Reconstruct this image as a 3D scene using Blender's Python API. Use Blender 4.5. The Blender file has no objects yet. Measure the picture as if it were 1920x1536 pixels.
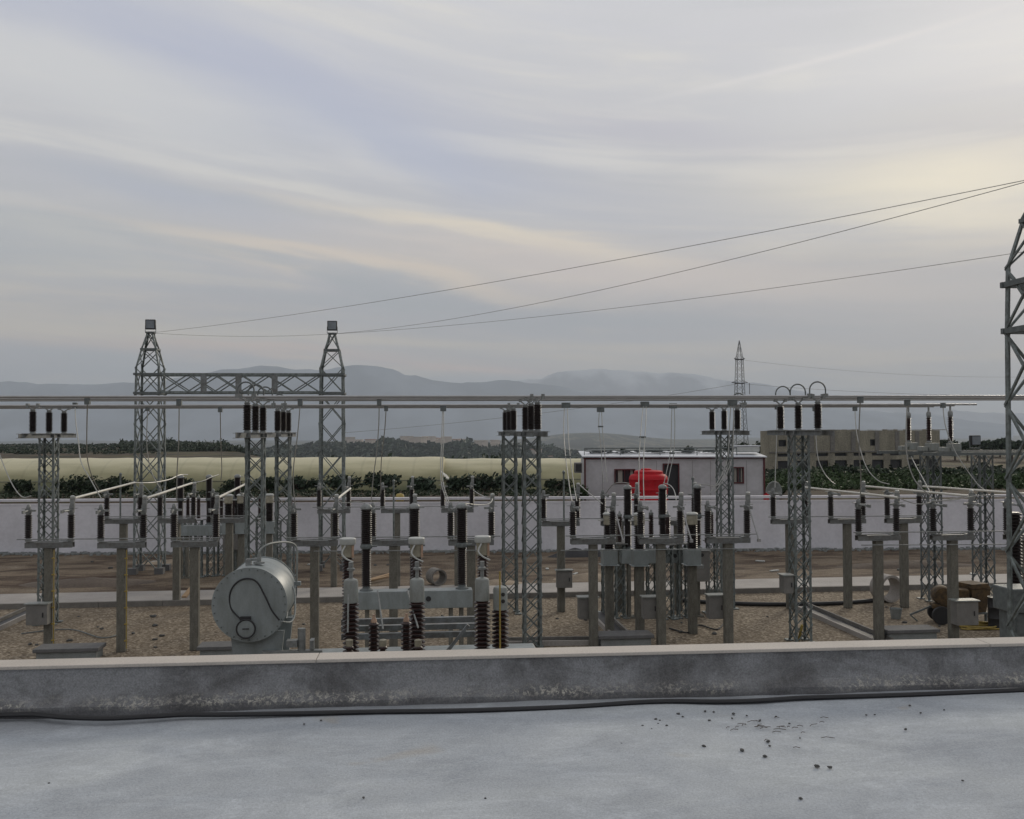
import bpy, math, random
from mathutils import Vector, Matrix, noise
R = math.radians
rnd = random.Random(7)
scene = bpy.context.scene
C = scene.collection

# ------------------------------------------------------------------ camera
FPX = 1850.0
H = 5.6
YAW = R(5.9); PITCH = math.atan(42 / FPX); ROLL = R(-0.24)
Rm = Matrix.Rotation(-YAW, 3, 'Z') @ Matrix.Rotation(R(90) + PITCH, 3, 'X') @ Matrix.Rotation(ROLL, 3, 'Z')
CAM = Vector((0, 0, H))
cd = bpy.data.cameras.new('camera'); co = bpy.data.objects.new('camera', cd); C.objects.link(co)
co.matrix_world = Matrix.Translation(CAM) @ Rm.to_4x4()
cd.sensor_width = 36; cd.lens = 36 * FPX / 1920; cd.clip_end = 40000; cd.clip_start = .05
scene.camera = co

def ray(px, py):
    return Rm @ Vector(((px - 960) / FPX, (768 - py) / FPX, -1))
def P(px, py, d):                      # point at camera depth d
    return CAM + ray(px, py) * d
def G(px, py, z=0.0):                  # where the line of sight meets height z
    v = ray(px, py); return CAM + v * ((z - H) / v.z)
def PZ(px, Y, z):                      # point in the plane Y at height z seen in column px
    u = (px - 960) / FPX
    Ri = Rm.transposed()
    def q(X):
        c = Ri @ (Vector((X, Y, z)) - CAM); return c.x + u * c.z
    a, b = q(0), q(1); return Vector((-a / (b - a), Y, z))

# ------------------------------------------------------------------ materials
def newmat(name):
    m = bpy.data.materials.new(name); m.use_nodes = True
    nt = m.node_tree; b = nt.nodes['Principled BSDF']; return m, nt, b
def mat(name, col, rough=.6, metal=0, var=.18, scale=6, bump=0, stretch=(1, 1, 1), spec=.5, streak=None, fine=0, fa=.14):
    m, nt, b = newmat(name); N = nt.nodes; L = nt.links
    tc = N.new('ShaderNodeTexCoord'); mp = N.new('ShaderNodeMapping'); mp.inputs['Scale'].default_value = stretch
    L.new(tc.outputs['Object'], mp.inputs[0])
    n = N.new('ShaderNodeTexNoise'); n.inputs['Scale'].default_value = scale; n.inputs['Detail'].default_value = 6
    n.inputs['Roughness'].default_value = .65
    L.new(mp.outputs[0], n.inputs[0])
    r = N.new('ShaderNodeValToRGB')
    c0 = [c * (1 - var) for c in col]; c1 = [min(1, c * (1 + var)) for c in col]
    if streak: c0 = streak
    r.color_ramp.elements[0].position = .32; r.color_ramp.elements[1].position = .68
    r.color_ramp.elements[0].color = (*c0, 1); r.color_ramp.elements[1].color = (*c1, 1)
    L.new(n.outputs[0], r.inputs[0])
    out = r.outputs[0]
    if fine:
        n2 = N.new('ShaderNodeTexNoise'); n2.inputs['Scale'].default_value = fine; n2.inputs['Detail'].default_value = 3
        L.new(tc.outputs['Object'], n2.inputs[0])
        mr = N.new('ShaderNodeMapRange'); mr.inputs[1].default_value = .3; mr.inputs[2].default_value = .7
        mr.inputs[3].default_value = 1 - fa; mr.inputs[4].default_value = 1 + fa
        L.new(n2.outputs[0], mr.inputs[0])
        mx = N.new('ShaderNodeMix'); mx.data_type = 'RGBA'; mx.blend_type = 'MULTIPLY'; mx.inputs[0].default_value = 1
        L.new(out, mx.inputs[6]); L.new(mr.outputs[0], mx.inputs[7]); out = mx.outputs[2]
    L.new(out, b.inputs['Base Color'])
    b.inputs['Roughness'].default_value = rough; b.inputs['Metallic'].default_value = metal
    b.inputs['Specular IOR Level'].default_value = spec
    if bump:
        bp = N.new('ShaderNodeBump'); bp.inputs['Strength'].default_value = bump; bp.inputs['Distance'].default_value = .02
        L.new(n.outputs[0], bp.inputs['Height']); L.new(bp.outputs[0], b.inputs['Normal'])
    return m
M = {}
M['steel'] = mat('galvanised_steel', (.175, .20, .197), .55, .25, .3, 9, streak=(.085, .095, .09))
M['steel_dark'] = mat('weathered_steel', (.12, .135, .135), .6, .2, .3, 9)
M['channel'] = mat('channel_steel', (.18, .195, .20), .5, .3, .25, 5, fine=30, fa=.12, streak=(.11, .105, .095))
M['alu'] = mat('aluminium_tube', (.36, .36, .36), .4, .5, .1, 4)
M['tube'] = mat('pale_tube', (.62, .60, .54), .45, .1, .08, 4)
M['wire'] = mat('stranded_wire', (.26, .26, .26), .5, .3, .1, 20)
M['dropper'] = mat('stranded_dropper', (.33, .33, .31), .5, .2, .12, 20)
M['porcelain'] = mat('brown_porcelain', (.014, .009, .008), .42, 0, .3, 8, spec=.3)
M['porcelain_red'] = mat('red_brown_porcelain', (.026, .011, .009), .34, 0, .35, 8, spec=.4)
M['cap'] = mat('insulator_cap', (.22, .23, .225), .5, .3, .25, 12)
M['concrete_post'] = mat('post_concrete', (.145, .14, .118), .9, 0, .2, 3.0, .3, (3, 3, 1.1), fine=50, fa=.2, streak=(.098, .093, .077))
M['grey_paint'] = mat('transformer_grey', (.245, .275, .28), .45, 0, .08, 5, stretch=(1, 1, .35), fine=40, fa=.05, streak=(.185, .205, .20))
M['grey_paint_light'] = mat('light_grey_paint', (.235, .255, .245), .5, 0, .12, 6, stretch=(1, 1, .4), fine=30, fa=.06, streak=(.17, .175, .16))
M['cabinet'] = mat('cabinet_grey', (.165, .16, .15), .55, 0, .16, 4, fine=30, fa=.06)
M['cream'] = mat('cream_head', (.27, .25, .19), .5, 0, .3, 6)
M['white'] = mat('white_paint', (.40, .41, .39), .5, 0, .12, 6)
M['copper'] = mat('bronze_neck', (.42, .28, .20), .45, .3, .2, 20)
M['black'] = mat('black_rubber', (.015, .015, .017), .55, 0, .2, 8)
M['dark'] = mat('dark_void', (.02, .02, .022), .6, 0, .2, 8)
M['yellow'] = mat('yellow_plastic', (.30, .22, .05), .55, 0, .25, 8)
M['rust'] = mat('rusty_yellow', (.085, .052, .020), .8, 0, .45, 6, streak=(.025, .017, .010))
M['wood'] = mat('rough_timber', (.30, .20, .11), .85, 0, .25, 4, .2, (1, 8, 8))
M['red'] = mat('red_polyethylene', (.40, .009, .016), .6, 0, .15, 3, fine=12, fa=.08, spec=.2)
M['redtrim'] = mat('dark_red_trim', (.085, .014, .016), .6, 0, .15, 6)
M['glass'] = mat('window_glass', (.03, .035, .04), .08, 0, .2, 2)
M['curtain'] = mat('curtain', (.32, .30, .26), .8, 0, .2, 10, stretch=(8, 8, 1))
M['leaf'] = mat('dark_leaf', (.024, .038, .019), .65, 0, .5, 3, spec=.2)
M['leaf2'] = mat('cactus_green', (.032, .050, .030), .6, 0, .45, 3, spec=.25)
M['leaf3'] = mat('field_green', (.034, .056, .020), .7, 0, .55, .8, spec=.2)
M['bark'] = mat('bark', (.08, .06, .045), .9, 0, .3, 10)
M['stone_house'] = mat('raw_block', (.235, .215, .165), .9, 0, .3, .5, .2, (1, 1, .35), fine=5, fa=.25)
M['house'] = mat('far_house', (.55, .48, .42), .9, 0, .15, .2)
M['houser'] = mat('far_roof', (.40, .22, .16), .9, 0, .15, .2)
M['lens'] = mat('lamp_glass', (.16, .18, .20), .15, 0, .3, 3)
M['pebble'] = mat('pebble', (.075, .075, .072), .9, 0, .3, 30)
M['pylon'] = mat('pylon_steel', (.13, .135, .14), .6, .2, .15, 1)

# roof screed
def roof_mat():
    m, nt, b = newmat('roof_screed'); N = nt.nodes; L = nt.links
    tc = N.new('ShaderNodeTexCoord')
    def ns(scale, det, st=(1, 1, 1), rough=.6):
        mp = N.new('ShaderNodeMapping'); mp.inputs['Scale'].default_value = st; L.new(tc.outputs['Object'], mp.inputs[0])
        n = N.new('ShaderNodeTexNoise'); n.inputs['Scale'].default_value = scale; n.inputs['Detail'].default_value = det; n.inputs['Roughness'].default_value = rough
        n.inputs['Distortion'].default_value = .6
        L.new(mp.outputs[0], n.inputs[0]); return n
    a = ns(.9, 5, (1, 1.7, 1)); f = ns(90, 4, rough=.7); c = ns(3.2, 6)
    r = N.new('ShaderNodeValToRGB'); e = r.color_ramp.elements
    e[0].position = .30; e[0].color = (.285, .312, .345, 1); e[1].position = .72; e[1].color = (.44, .468, .482, 1)
    k = e.new(.5); k.color = (.36, .386, .413, 1)
    L.new(a.outputs[0], r.inputs[0])
    def mul(src, n, lo, hi, t0=.3, t1=.7):
        mr = N.new('ShaderNodeMapRange'); mr.inputs[1].default_value = t0; mr.inputs[2].default_value = t1
        mr.inputs[3].default_value = lo; mr.inputs[4].default_value = hi; L.new(n.outputs[0], mr.inputs[0])
        mx = N.new('ShaderNodeMix'); mx.data_type = 'RGBA'; mx.blend_type = 'MULTIPLY'; mx.inputs[0].default_value = 1
        L.new(src, mx.inputs[6]); L.new(mr.outputs[0], mx.inputs[7]); return mx.outputs[2]
    o = mul(r.outputs[0], c, .90, 1.09)
    vn = ns(1.1, 7, (1, 2.2, 1), .68); ab = N.new('ShaderNodeMath'); ab.operation = 'ABSOLUTE'; sb_ = N.new('ShaderNodeMath'); sb_.operation = 'SUBTRACT'; sb_.inputs[1].default_value = .5
    L.new(vn.outputs[0], sb_.inputs[0]); L.new(sb_.outputs[0], ab.inputs[0])
    vr = N.new('ShaderNodeMapRange'); vr.inputs[1].default_value = 0; vr.inputs[2].default_value = .035; vr.inputs[3].default_value = 1.10; vr.inputs[4].default_value = 1.0; L.new(ab.outputs[0], vr.inputs[0])
    vm = N.new('ShaderNodeMix'); vm.data_type = 'RGBA'; vm.blend_type = 'MULTIPLY'; vm.inputs[0].default_value = 1; L.new(o, vm.inputs[6]); L.new(vr.outputs[0], vm.inputs[7]); o = vm.outputs[2]
    br_ = ns(1.7, 3, rough=.5); bm = N.new('ShaderNodeMapRange'); bm.inputs[1].default_value = .66; bm.inputs[2].default_value = .74; bm.inputs[4].default_value = .45; L.new(br_.outputs[0], bm.inputs[0])
    bx = N.new('ShaderNodeMix'); bx.data_type = 'RGBA'; L.new(bm.outputs[0], bx.inputs[0]); L.new(o, bx.inputs[6]); bx.inputs[7].default_value = (.33, .29, .23, 1); o = bx.outputs[2]; o = mul(o, f, .78, 1.2)
    # dirt gathered at the foot of the parapet
    sp = N.new('ShaderNodeSeparateXYZ'); L.new(tc.outputs['Object'], sp.inputs[0])
    d = ns(2.2, 5)
    ad = N.new('ShaderNodeMath'); ad.operation = 'MULTIPLY_ADD'; ad.inputs[1].default_value = .55; L.new(d.outputs[0], ad.inputs[0]); L.new(sp.outputs[1], ad.inputs[2])
    mr = N.new('ShaderNodeMapRange'); mr.inputs[1].default_value = 5.90; mr.inputs[2].default_value = 6.22; mr.inputs[3].default_value = 0; mr.inputs[4].default_value = .72
    L.new(ad.outputs[0], mr.inputs[0])
    mx = N.new('ShaderNodeMix'); mx.data_type = 'RGBA'; L.new(mr.outputs[0], mx.inputs[0]); L.new(o, mx.inputs[6]); mx.inputs[7].default_value = (.17, .175, .185, 1)
    L.new(mx.outputs[2], b.inputs['Base Color']); b.inputs['Roughness'].default_value = .9
    bp = N.new('ShaderNodeBump'); bp.inputs['Strength'].default_value = .35; bp.inputs['Distance'].default_value = .01
    L.new(f.outputs[0], bp.inputs['Height']); L.new(bp.outputs[0], b.inputs['Normal'])
    return m
M['roof'] = roof_mat()

def parapet_mat():
    m, nt, b = newmat('parapet_render'); N = nt.nodes; L = nt.links
    tc = N.new('ShaderNodeTexCoord')
    def ns(scale, det, st=(1, 1, 1), rough=.6, dist=.5):
        mp = N.new('ShaderNodeMapping'); mp.inputs['Scale'].default_value = st; L.new(tc.outputs['Object'], mp.inputs[0])
        n = N.new('ShaderNodeTexNoise'); n.inputs['Scale'].default_value = scale; n.inputs['Detail'].default_value = det; n.inputs['Roughness'].default_value = rough
        n.inputs['Distortion'].default_value = dist
        L.new(mp.outputs[0], n.inputs[0]); return n
    a = ns(1.5, 5, (1, 1, 2.6)); c = ns(7, 6); f = ns(110, 3); dr = ns(5, 5, (1, 1, .12), .7, 0)
    add = N.new('ShaderNodeMath'); add.operation = 'MULTIPLY_ADD'; add.inputs[1].default_value = .35
    sm = N.new('ShaderNodeMath'); sm.operation = 'MULTIPLY_ADD'; sm.inputs[1].default_value = .7; dd_ = N.new('ShaderNodeMath'); dd_.operation = 'SUBTRACT'; dd_.inputs[1].default_value = .33
    L.new(dr.outputs[0], sm.inputs[0]); L.new(c.outputs[0], dd_.inputs[0]); L.new(dd_.outputs[0], sm.inputs[2])
    L.new(sm.outputs[0], add.inputs[0]); L.new(a.outputs[0], add.inputs[2])
    r = N.new('ShaderNodeValToRGB'); e = r.color_ramp.elements
    e[0].position = .52; e[0].color = (.115, .114, .115, 1); e[1].position = .76; e[1].color = (.245, .25, .258, 1)
    k = e.new(.62); k.color = (.165, .166, .17, 1)
    L.new(add.outputs[0], r.inputs[0])
    # crumbling lighter band of bare concrete low on the wall
    sp = N.new('ShaderNodeSeparateXYZ'); L.new(tc.outputs['Object'], sp.inputs[0])
    ad = N.new('ShaderNodeMath'); ad.operation = 'MULTIPLY_ADD'; ad.inputs[1].default_value = .07; L.new(c.outputs[0], ad.inputs[0]); L.new(sp.outputs[2], ad.inputs[2])
    band = N.new('ShaderNodeValToRGB'); e = band.color_ramp.elements
    e[0].position = .0; e[0].color = (0, 0, 0, 1); e[1].position = 1; e[1].color = (0, 0, 0, 1)
    mrz = N.new('ShaderNodeMapRange'); mrz.inputs[1].default_value = 4.0; mrz.inputs[2].default_value = 4.30; L.new(ad.outputs[0], mrz.inputs[0])
    k = e.new(.14); k.color = (0, 0, 0, 1); k = e.new(.24); k.color = (1, 1, 1, 1); k = e.new(.36); k.color = (.6, .6, .6, 1); k = e.new(.42); k.color = (0, 0, 0, 1)
    L.new(mrz.outputs[0], band.inputs[0])
    sc = ns(38, 6, rough=.75); mr = N.new('ShaderNodeMapRange'); mr.inputs[1].default_value = .50; mr.inputs[2].default_value = .56; L.new(sc.outputs[0], mr.inputs[0])
    sc2 = ns(1.3, 3); mr2 = N.new('ShaderNodeMapRange'); mr2.inputs[1].default_value = .40; mr2.inputs[2].default_value = .58; L.new(sc2.outputs[0], mr2.inputs[0])
    mm = N.new('ShaderNodeMath'); mm.operation = 'MULTIPLY'; L.new(band.outputs[0], mm.inputs[0]); L.new(mr.outputs[0], mm.inputs[1])
    mm2 = N.new('ShaderNodeMath'); mm2.operation = 'MULTIPLY'; L.new(mm.outputs[0], mm2.inputs[0]); L.new(mr2.outputs[0], mm2.inputs[1])
    # render colour goes darker towards the foot
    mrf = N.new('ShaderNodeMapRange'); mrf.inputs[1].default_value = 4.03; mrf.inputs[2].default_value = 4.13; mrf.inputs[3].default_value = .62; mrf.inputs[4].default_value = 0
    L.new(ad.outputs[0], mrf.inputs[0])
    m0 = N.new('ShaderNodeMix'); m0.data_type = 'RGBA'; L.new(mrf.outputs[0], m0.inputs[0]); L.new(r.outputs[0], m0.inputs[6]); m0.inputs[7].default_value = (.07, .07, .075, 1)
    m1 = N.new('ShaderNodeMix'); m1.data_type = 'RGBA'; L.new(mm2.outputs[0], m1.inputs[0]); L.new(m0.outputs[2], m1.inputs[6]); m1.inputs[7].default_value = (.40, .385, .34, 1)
    fr = N.new('ShaderNodeMapRange'); fr.inputs[1].default_value = .3; fr.inputs[2].default_value = .7; fr.inputs[3].default_value = .72; fr.inputs[4].default_value = 1.25; L.new(f.outputs[0], fr.inputs[0])
    m2 = N.new('ShaderNodeMix'); m2.data_type = 'RGBA'; m2.blend_type = 'MULTIPLY'; m2.inputs[0].default_value = 1
    L.new(m1.outputs[2], m2.inputs[6]); L.new(fr.outputs[0], m2.inputs[7])
    L.new(m2.outputs[2], b.inputs['Base Color']); b.inputs['Roughness'].default_value = .9
    bp = N.new('ShaderNodeBump'); bp.inputs['Strength'].default_value = .4; bp.inputs['Distance'].default_value = .012
    L.new(sc.outputs[0], bp.inputs['Height']); L.new(bp.outputs[0], b.inputs['Normal'])
    return m
M['parapet'] = parapet_mat()
M['coping'] = mat('coping_stone', (.47, .43, .385), .85, 0, .09, 1.2, .1, fine=90, fa=.10)
M['wall'] = mat('wall_plaster', (.66, .65, .685), .9, 0, .05, .45, .1, (1, 1, .7), fine=7, fa=.05, streak=(.54, .53, .56))
M['road'] = mat('road_concrete', (.30, .28, .26), .9, 0, .14, .8, .1, fine=30)
M['kerb'] = mat('kerb_concrete', (.17, .16, .145), .9, 0, .2, 3, fine=30)
M['lid'] = mat('lid_concrete', (.12, .12, .12), .85, 0, .15, 4, fine=40)
M['block'] = mat('pit_concrete', (.22, .235, .23), .85, 0, .12, 3, fine=40)
M['cabinwall'] = mat('cabin_panel', (.47, .46, .475), .6, 0, .07, .8, fine=5, fa=.05, streak=(.38, .37, .375))
M['sheet'] = mat('roof_sheet', (.56, .58, .62), .5, 0, .12, .7)
M['soil'] = mat('soil_heap', (.25, .20, .145), .95, 0, .25, 2, .3, fine=20)

def poly_mat():
    m, nt, b = newmat('greenhouse_film'); N = nt.nodes; L = nt.links
    tc = N.new('ShaderNodeTexCoord')
    mp = N.new('ShaderNodeMapping'); mp.inputs['Scale'].default_value = (.22, 1, .5); L.new(tc.outputs['Object'], mp.inputs[0])
    n = N.new('ShaderNodeTexNoise'); n.inputs['Scale'].default_value = 1.1; n.inputs['Detail'].default_value = 5; L.new(mp.outputs[0], n.inputs[0])
    sp = N.new('ShaderNodeSeparateXYZ'); L.new(tc.outputs['Object'], sp.inputs[0])
    # plants pressing against the film low down tint it green
    ad = N.new('ShaderNodeMath'); ad.operation = 'MULTIPLY_ADD'; ad.inputs[1].default_value = 2.6; L.new(n.outputs[0], ad.inputs[0]); L.new(sp.outputs[2], ad.inputs[2])
    mr = N.new('ShaderNodeMapRange'); mr.inputs[1].default_value = 2.3; mr.inputs[2].default_value = 4.7; L.new(ad.outputs[0], mr.inputs[0])
    r = N.new('ShaderNodeValToRGB'); e = r.color_ramp.elements
    e[0].position = 0; e[0].color = (.09, .105, .045, 1); e[1].position = 1; e[1].color = (.50, .46, .29, 1)
    k = e.new(.45); k.color = (.25, .235, .12, 1)
    L.new(mr.outputs[0], r.inputs[0])
    # seams and hoops
    w = N.new('ShaderNodeTexWave'); w.inputs['Scale'].default_value = .16; w.wave_type = 'BANDS'; w.bands_direction = 'X'; L.new(tc.outputs['Object'], w.inputs[0])
    mr2 = N.new('ShaderNodeMapRange'); mr2.inputs[1].default_value = .0; mr2.inputs[2].default_value = .04; mr2.inputs[3].default_value = .9; mr2.inputs[4].default_value = 1; L.new(w.outputs[0], mr2.inputs[0])
    mx = N.new('ShaderNodeMix'); mx.data_type = 'RGBA'; mx.blend_type = 'MULTIPLY'; mx.inputs[0].default_value = 1
    L.new(r.outputs[0], mx.inputs[6]); L.new(mr2.outputs[0], mx.inputs[7])
    L.new(mx.outputs[2], b.inputs['Base Color']); b.inputs['Roughness'].default_value = .45
    return m
M['film'] = poly_mat()

def ground_mat():
    m, nt, b = newmat('ground'); N = nt.nodes; L = nt.links
    geo = N.new('ShaderNodeNewGeometry'); sp = N.new('ShaderNodeSeparateXYZ'); L.new(geo.outputs['Position'], sp.inputs[0])
    def ns(scale, det, st=(1, 1, 1), rough=.6, dist=0):
        mp = N.new('ShaderNodeMapping'); mp.inputs['Scale'].default_value = st; L.new(geo.outputs['Position'], mp.inputs[0])
        n = N.new('ShaderNodeTexNoise'); n.inputs['Scale'].default_value = scale; n.inputs['Detail'].default_value = det; n.inputs['Roughness'].default_value = rough
        n.inputs['Distortion'].default_value = dist
        L.new(mp.outputs[0], n.inputs[0]); return n
    def ramp(src, pts):
        r = N.new('ShaderNodeValToRGB'); e = r.color_ramp.elements
        e[0].position = pts[0][0]; e[0].color = (*pts[0][1], 1); e[1].position = pts[-1][0]; e[1].color = (*pts[-1][1], 1)
        for p, c in pts[1:-1]: k = e.new(p); k.color = (*c, 1)
        L.new(src, r.inputs[0]); return r.outputs[0]
    def mix(f, a, c, blend='MIX'):
        x = N.new('ShaderNodeMix'); x.data_type = 'RGBA'; x.blend_type = blend
        if isinstance(f, float): x.inputs[0].default_value = f
        else: L.new(f, x.inputs[0])
        L.new(a, x.inputs[6]); L.new(c, x.inputs[7]); return x.outputs[2]
    def rng(src, a, c, lo=0., hi=1.):
        x = N.new('ShaderNodeMapRange'); x.inputs[1].default_value = a; x.inputs[2].default_value = c; x.inputs[3].default_value = lo; x.inputs[4].default_value = hi
        L.new(src, x.inputs[0]); return x.outputs[0]
    def madd(a, k, c):
        x = N.new('ShaderNodeMath'); x.operation = 'MULTIPLY_ADD'; L.new(a, x.inputs[0]); x.inputs[1].default_value = k; L.new(c, x.inputs[2]); return x.outputs[0]
    vor = N.new('ShaderNodeTexVoronoi'); vor.inputs['Scale'].default_value = 17; L.new(geo.outputs['Position'], vor.inputs[0])
    big = ns(.35, 5, dist=.8); mid = ns(2.2, 6); fin = ns(18, 4)
    gravel = ramp(vor.outputs['Color'], [(.0, (.07, .053, .037)), (.5, (.18, .145, .103)), (1, (.42, .36, .28))])
    gravel = mix(rng(big.outputs[0], .35, .65, 0, .55), gravel, ramp(mid.outputs[0], [(.3, (.075, .056, .038)), (.7, (.19, .152, .108))]))
    # bare trodden soil towards the boundary wall, in long streaks
    st = ns(.62, 8, (.55, 1.25, 1), .7, .5)
    soil = ramp(st.outputs[0], [(.34, (.032, .021, .015)), (.43, (.072, .052, .037)), (.52, (.135, .104, .074)), (.62, (.17, .138, .102)), (.74, (.25, .21, .16))])
    soil = mix(.9, soil, mix(1., soil, ramp(fin.outputs[0], [(.3, (.35, .35, .35)), (.7, (1.7, 1.7, 1.7))]), 'MULTIPLY'))
    fy = rng(madd(big.outputs[0], 2.5, sp.outputs[1]), 34.5, 37)
    yard = mix(fy, gravel, soil)
    # a patch of wet dark earth left of the middle
    vd = N.new('ShaderNodeVectorMath'); vd.operation = 'DISTANCE'
    cen = G(150, 1090); mp = N.new('ShaderNodeMapping'); mp.inputs['Scale'].default_value = (.55, 1, 1); L.new(geo.outputs['Position'], mp.inputs[0])
    L.new(mp.outputs[0], vd.inputs[0]); vd.inputs[1].default_value = (cen.x * .55, cen.y, 0)
    dist = madd(mid.outputs[0], 1.6, vd.outputs['Value'])
    rgb = N.new('ShaderNodeRGB'); rgb.outputs[0].default_value = (.035, .018, .012, 1)
    yard = mix(rng(dist, 1.7, 2.6, .85, 0), yard, rgb.outputs[0])
    # beyond the wall
    veg = ramp(ns(.09, 7, (1, .5, 1), .62, .5).outputs[0], [(.36, (.02, .026, .012)), (.46, (.045, .036, .022)), (.52, (.075, .052, .035)), (.60, (.055, .062, .024)), (.70, (.13, .10, .055))])
    near = ramp(mid.outputs[0], [(.3, (.020, .015, .010)), (.5, (.055, .036, .024)), (.62, (.032, .036, .014)), (.75, (.075, .055, .036))])
    fields = ramp(ns(.0055, 6, (1, .22, 1), .72, .4).outputs[0], [(.38, (.004, .010, .011)), (.49, (.010, .018, .016)), (.53, (.10, .095, .075)), (.56, (.012, .020, .017)), (.66, (.02, .03, .02)), (.72, (.13, .12, .10))])
    o = mix(rng(sp.outputs[1], 47.5, 48.5), yard, near)
    o = mix(rng(sp.outputs[1], 80, 95), o, veg)
    o = mix(rng(sp.outputs[1], 500, 1100), o, fields)
    L.new(o, b.inputs['Base Color']); b.inputs['Roughness'].default_value = .95; b.inputs['Specular IOR Level'].default_value = .2
    bp = N.new('ShaderNodeBump'); bp.inputs['Strength'].default_value = .5; bp.inputs['Distance'].default_value = .03
    L.new(vor.outputs['Distance'], bp.inputs['Height']); L.new(bp.outputs[0], b.inputs['Normal'])
    return m
M['ground'] = ground_mat()

def mount_mat(name, base, snow=None):
    m, nt, b = newmat(name); N = nt.nodes; L = nt.links
    geo = N.new('ShaderNodeNewGeometry')
    n = N.new('ShaderNodeTexNoise'); n.inputs['Scale'].default_value = .0022; n.inputs['Detail'].default_value = 8
    mp = N.new('ShaderNodeMapping'); mp.inputs['Scale'].default_value = (1.6, 1, .7); L.new(geo.outputs['Position'], mp.inputs[0]); L.new(mp.outputs[0], n.inputs[0])
    r = N.new('ShaderNodeValToRGB'); e = r.color_ramp.elements; e[0].position = .4; e[1].position = .6
    e[0].color = (*base, 1); e[1].color = (*[c * 1.3 for c in base], 1); L.new(n.outputs[0], r.inputs[0]); o = r.outputs[0]
    if snow:
        sp = N.new('ShaderNodeSeparateXYZ'); L.new(geo.outputs['Position'], sp.inputs[0])
        a = N.new('ShaderNodeMath'); a.operation = 'MULTIPLY_ADD'; a.inputs[1].default_value = 700; L.new(n.outputs[0], a.inputs[0]); L.new(sp.outputs[2], a.inputs[2])
        mr = N.new('ShaderNodeMapRange'); mr.inputs[1].default_value = snow; mr.inputs[2].default_value = snow + 160; L.new(a.outputs[0], mr.inputs[0])
        mx = N.new('ShaderNodeMix'); mx.data_type = 'RGBA'; L.new(mr.outputs[0], mx.inputs[0]); L.new(o, mx.inputs[6]); mx.inputs[7].default_value = (.52, .54, .57, 1); o = mx.outputs[2]
    L.new(o, b.inputs['Base Color']); b.inputs['Roughness'].default_value = 1; b.inputs['Specular IOR Level'].default_value = 0
    return m
M['mountain'] = mount_mat('mountain_rock', (.17, .19, .22))
M['snow'] = mount_mat('snow_mountain', (.26, .27, .30), 800)

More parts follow.
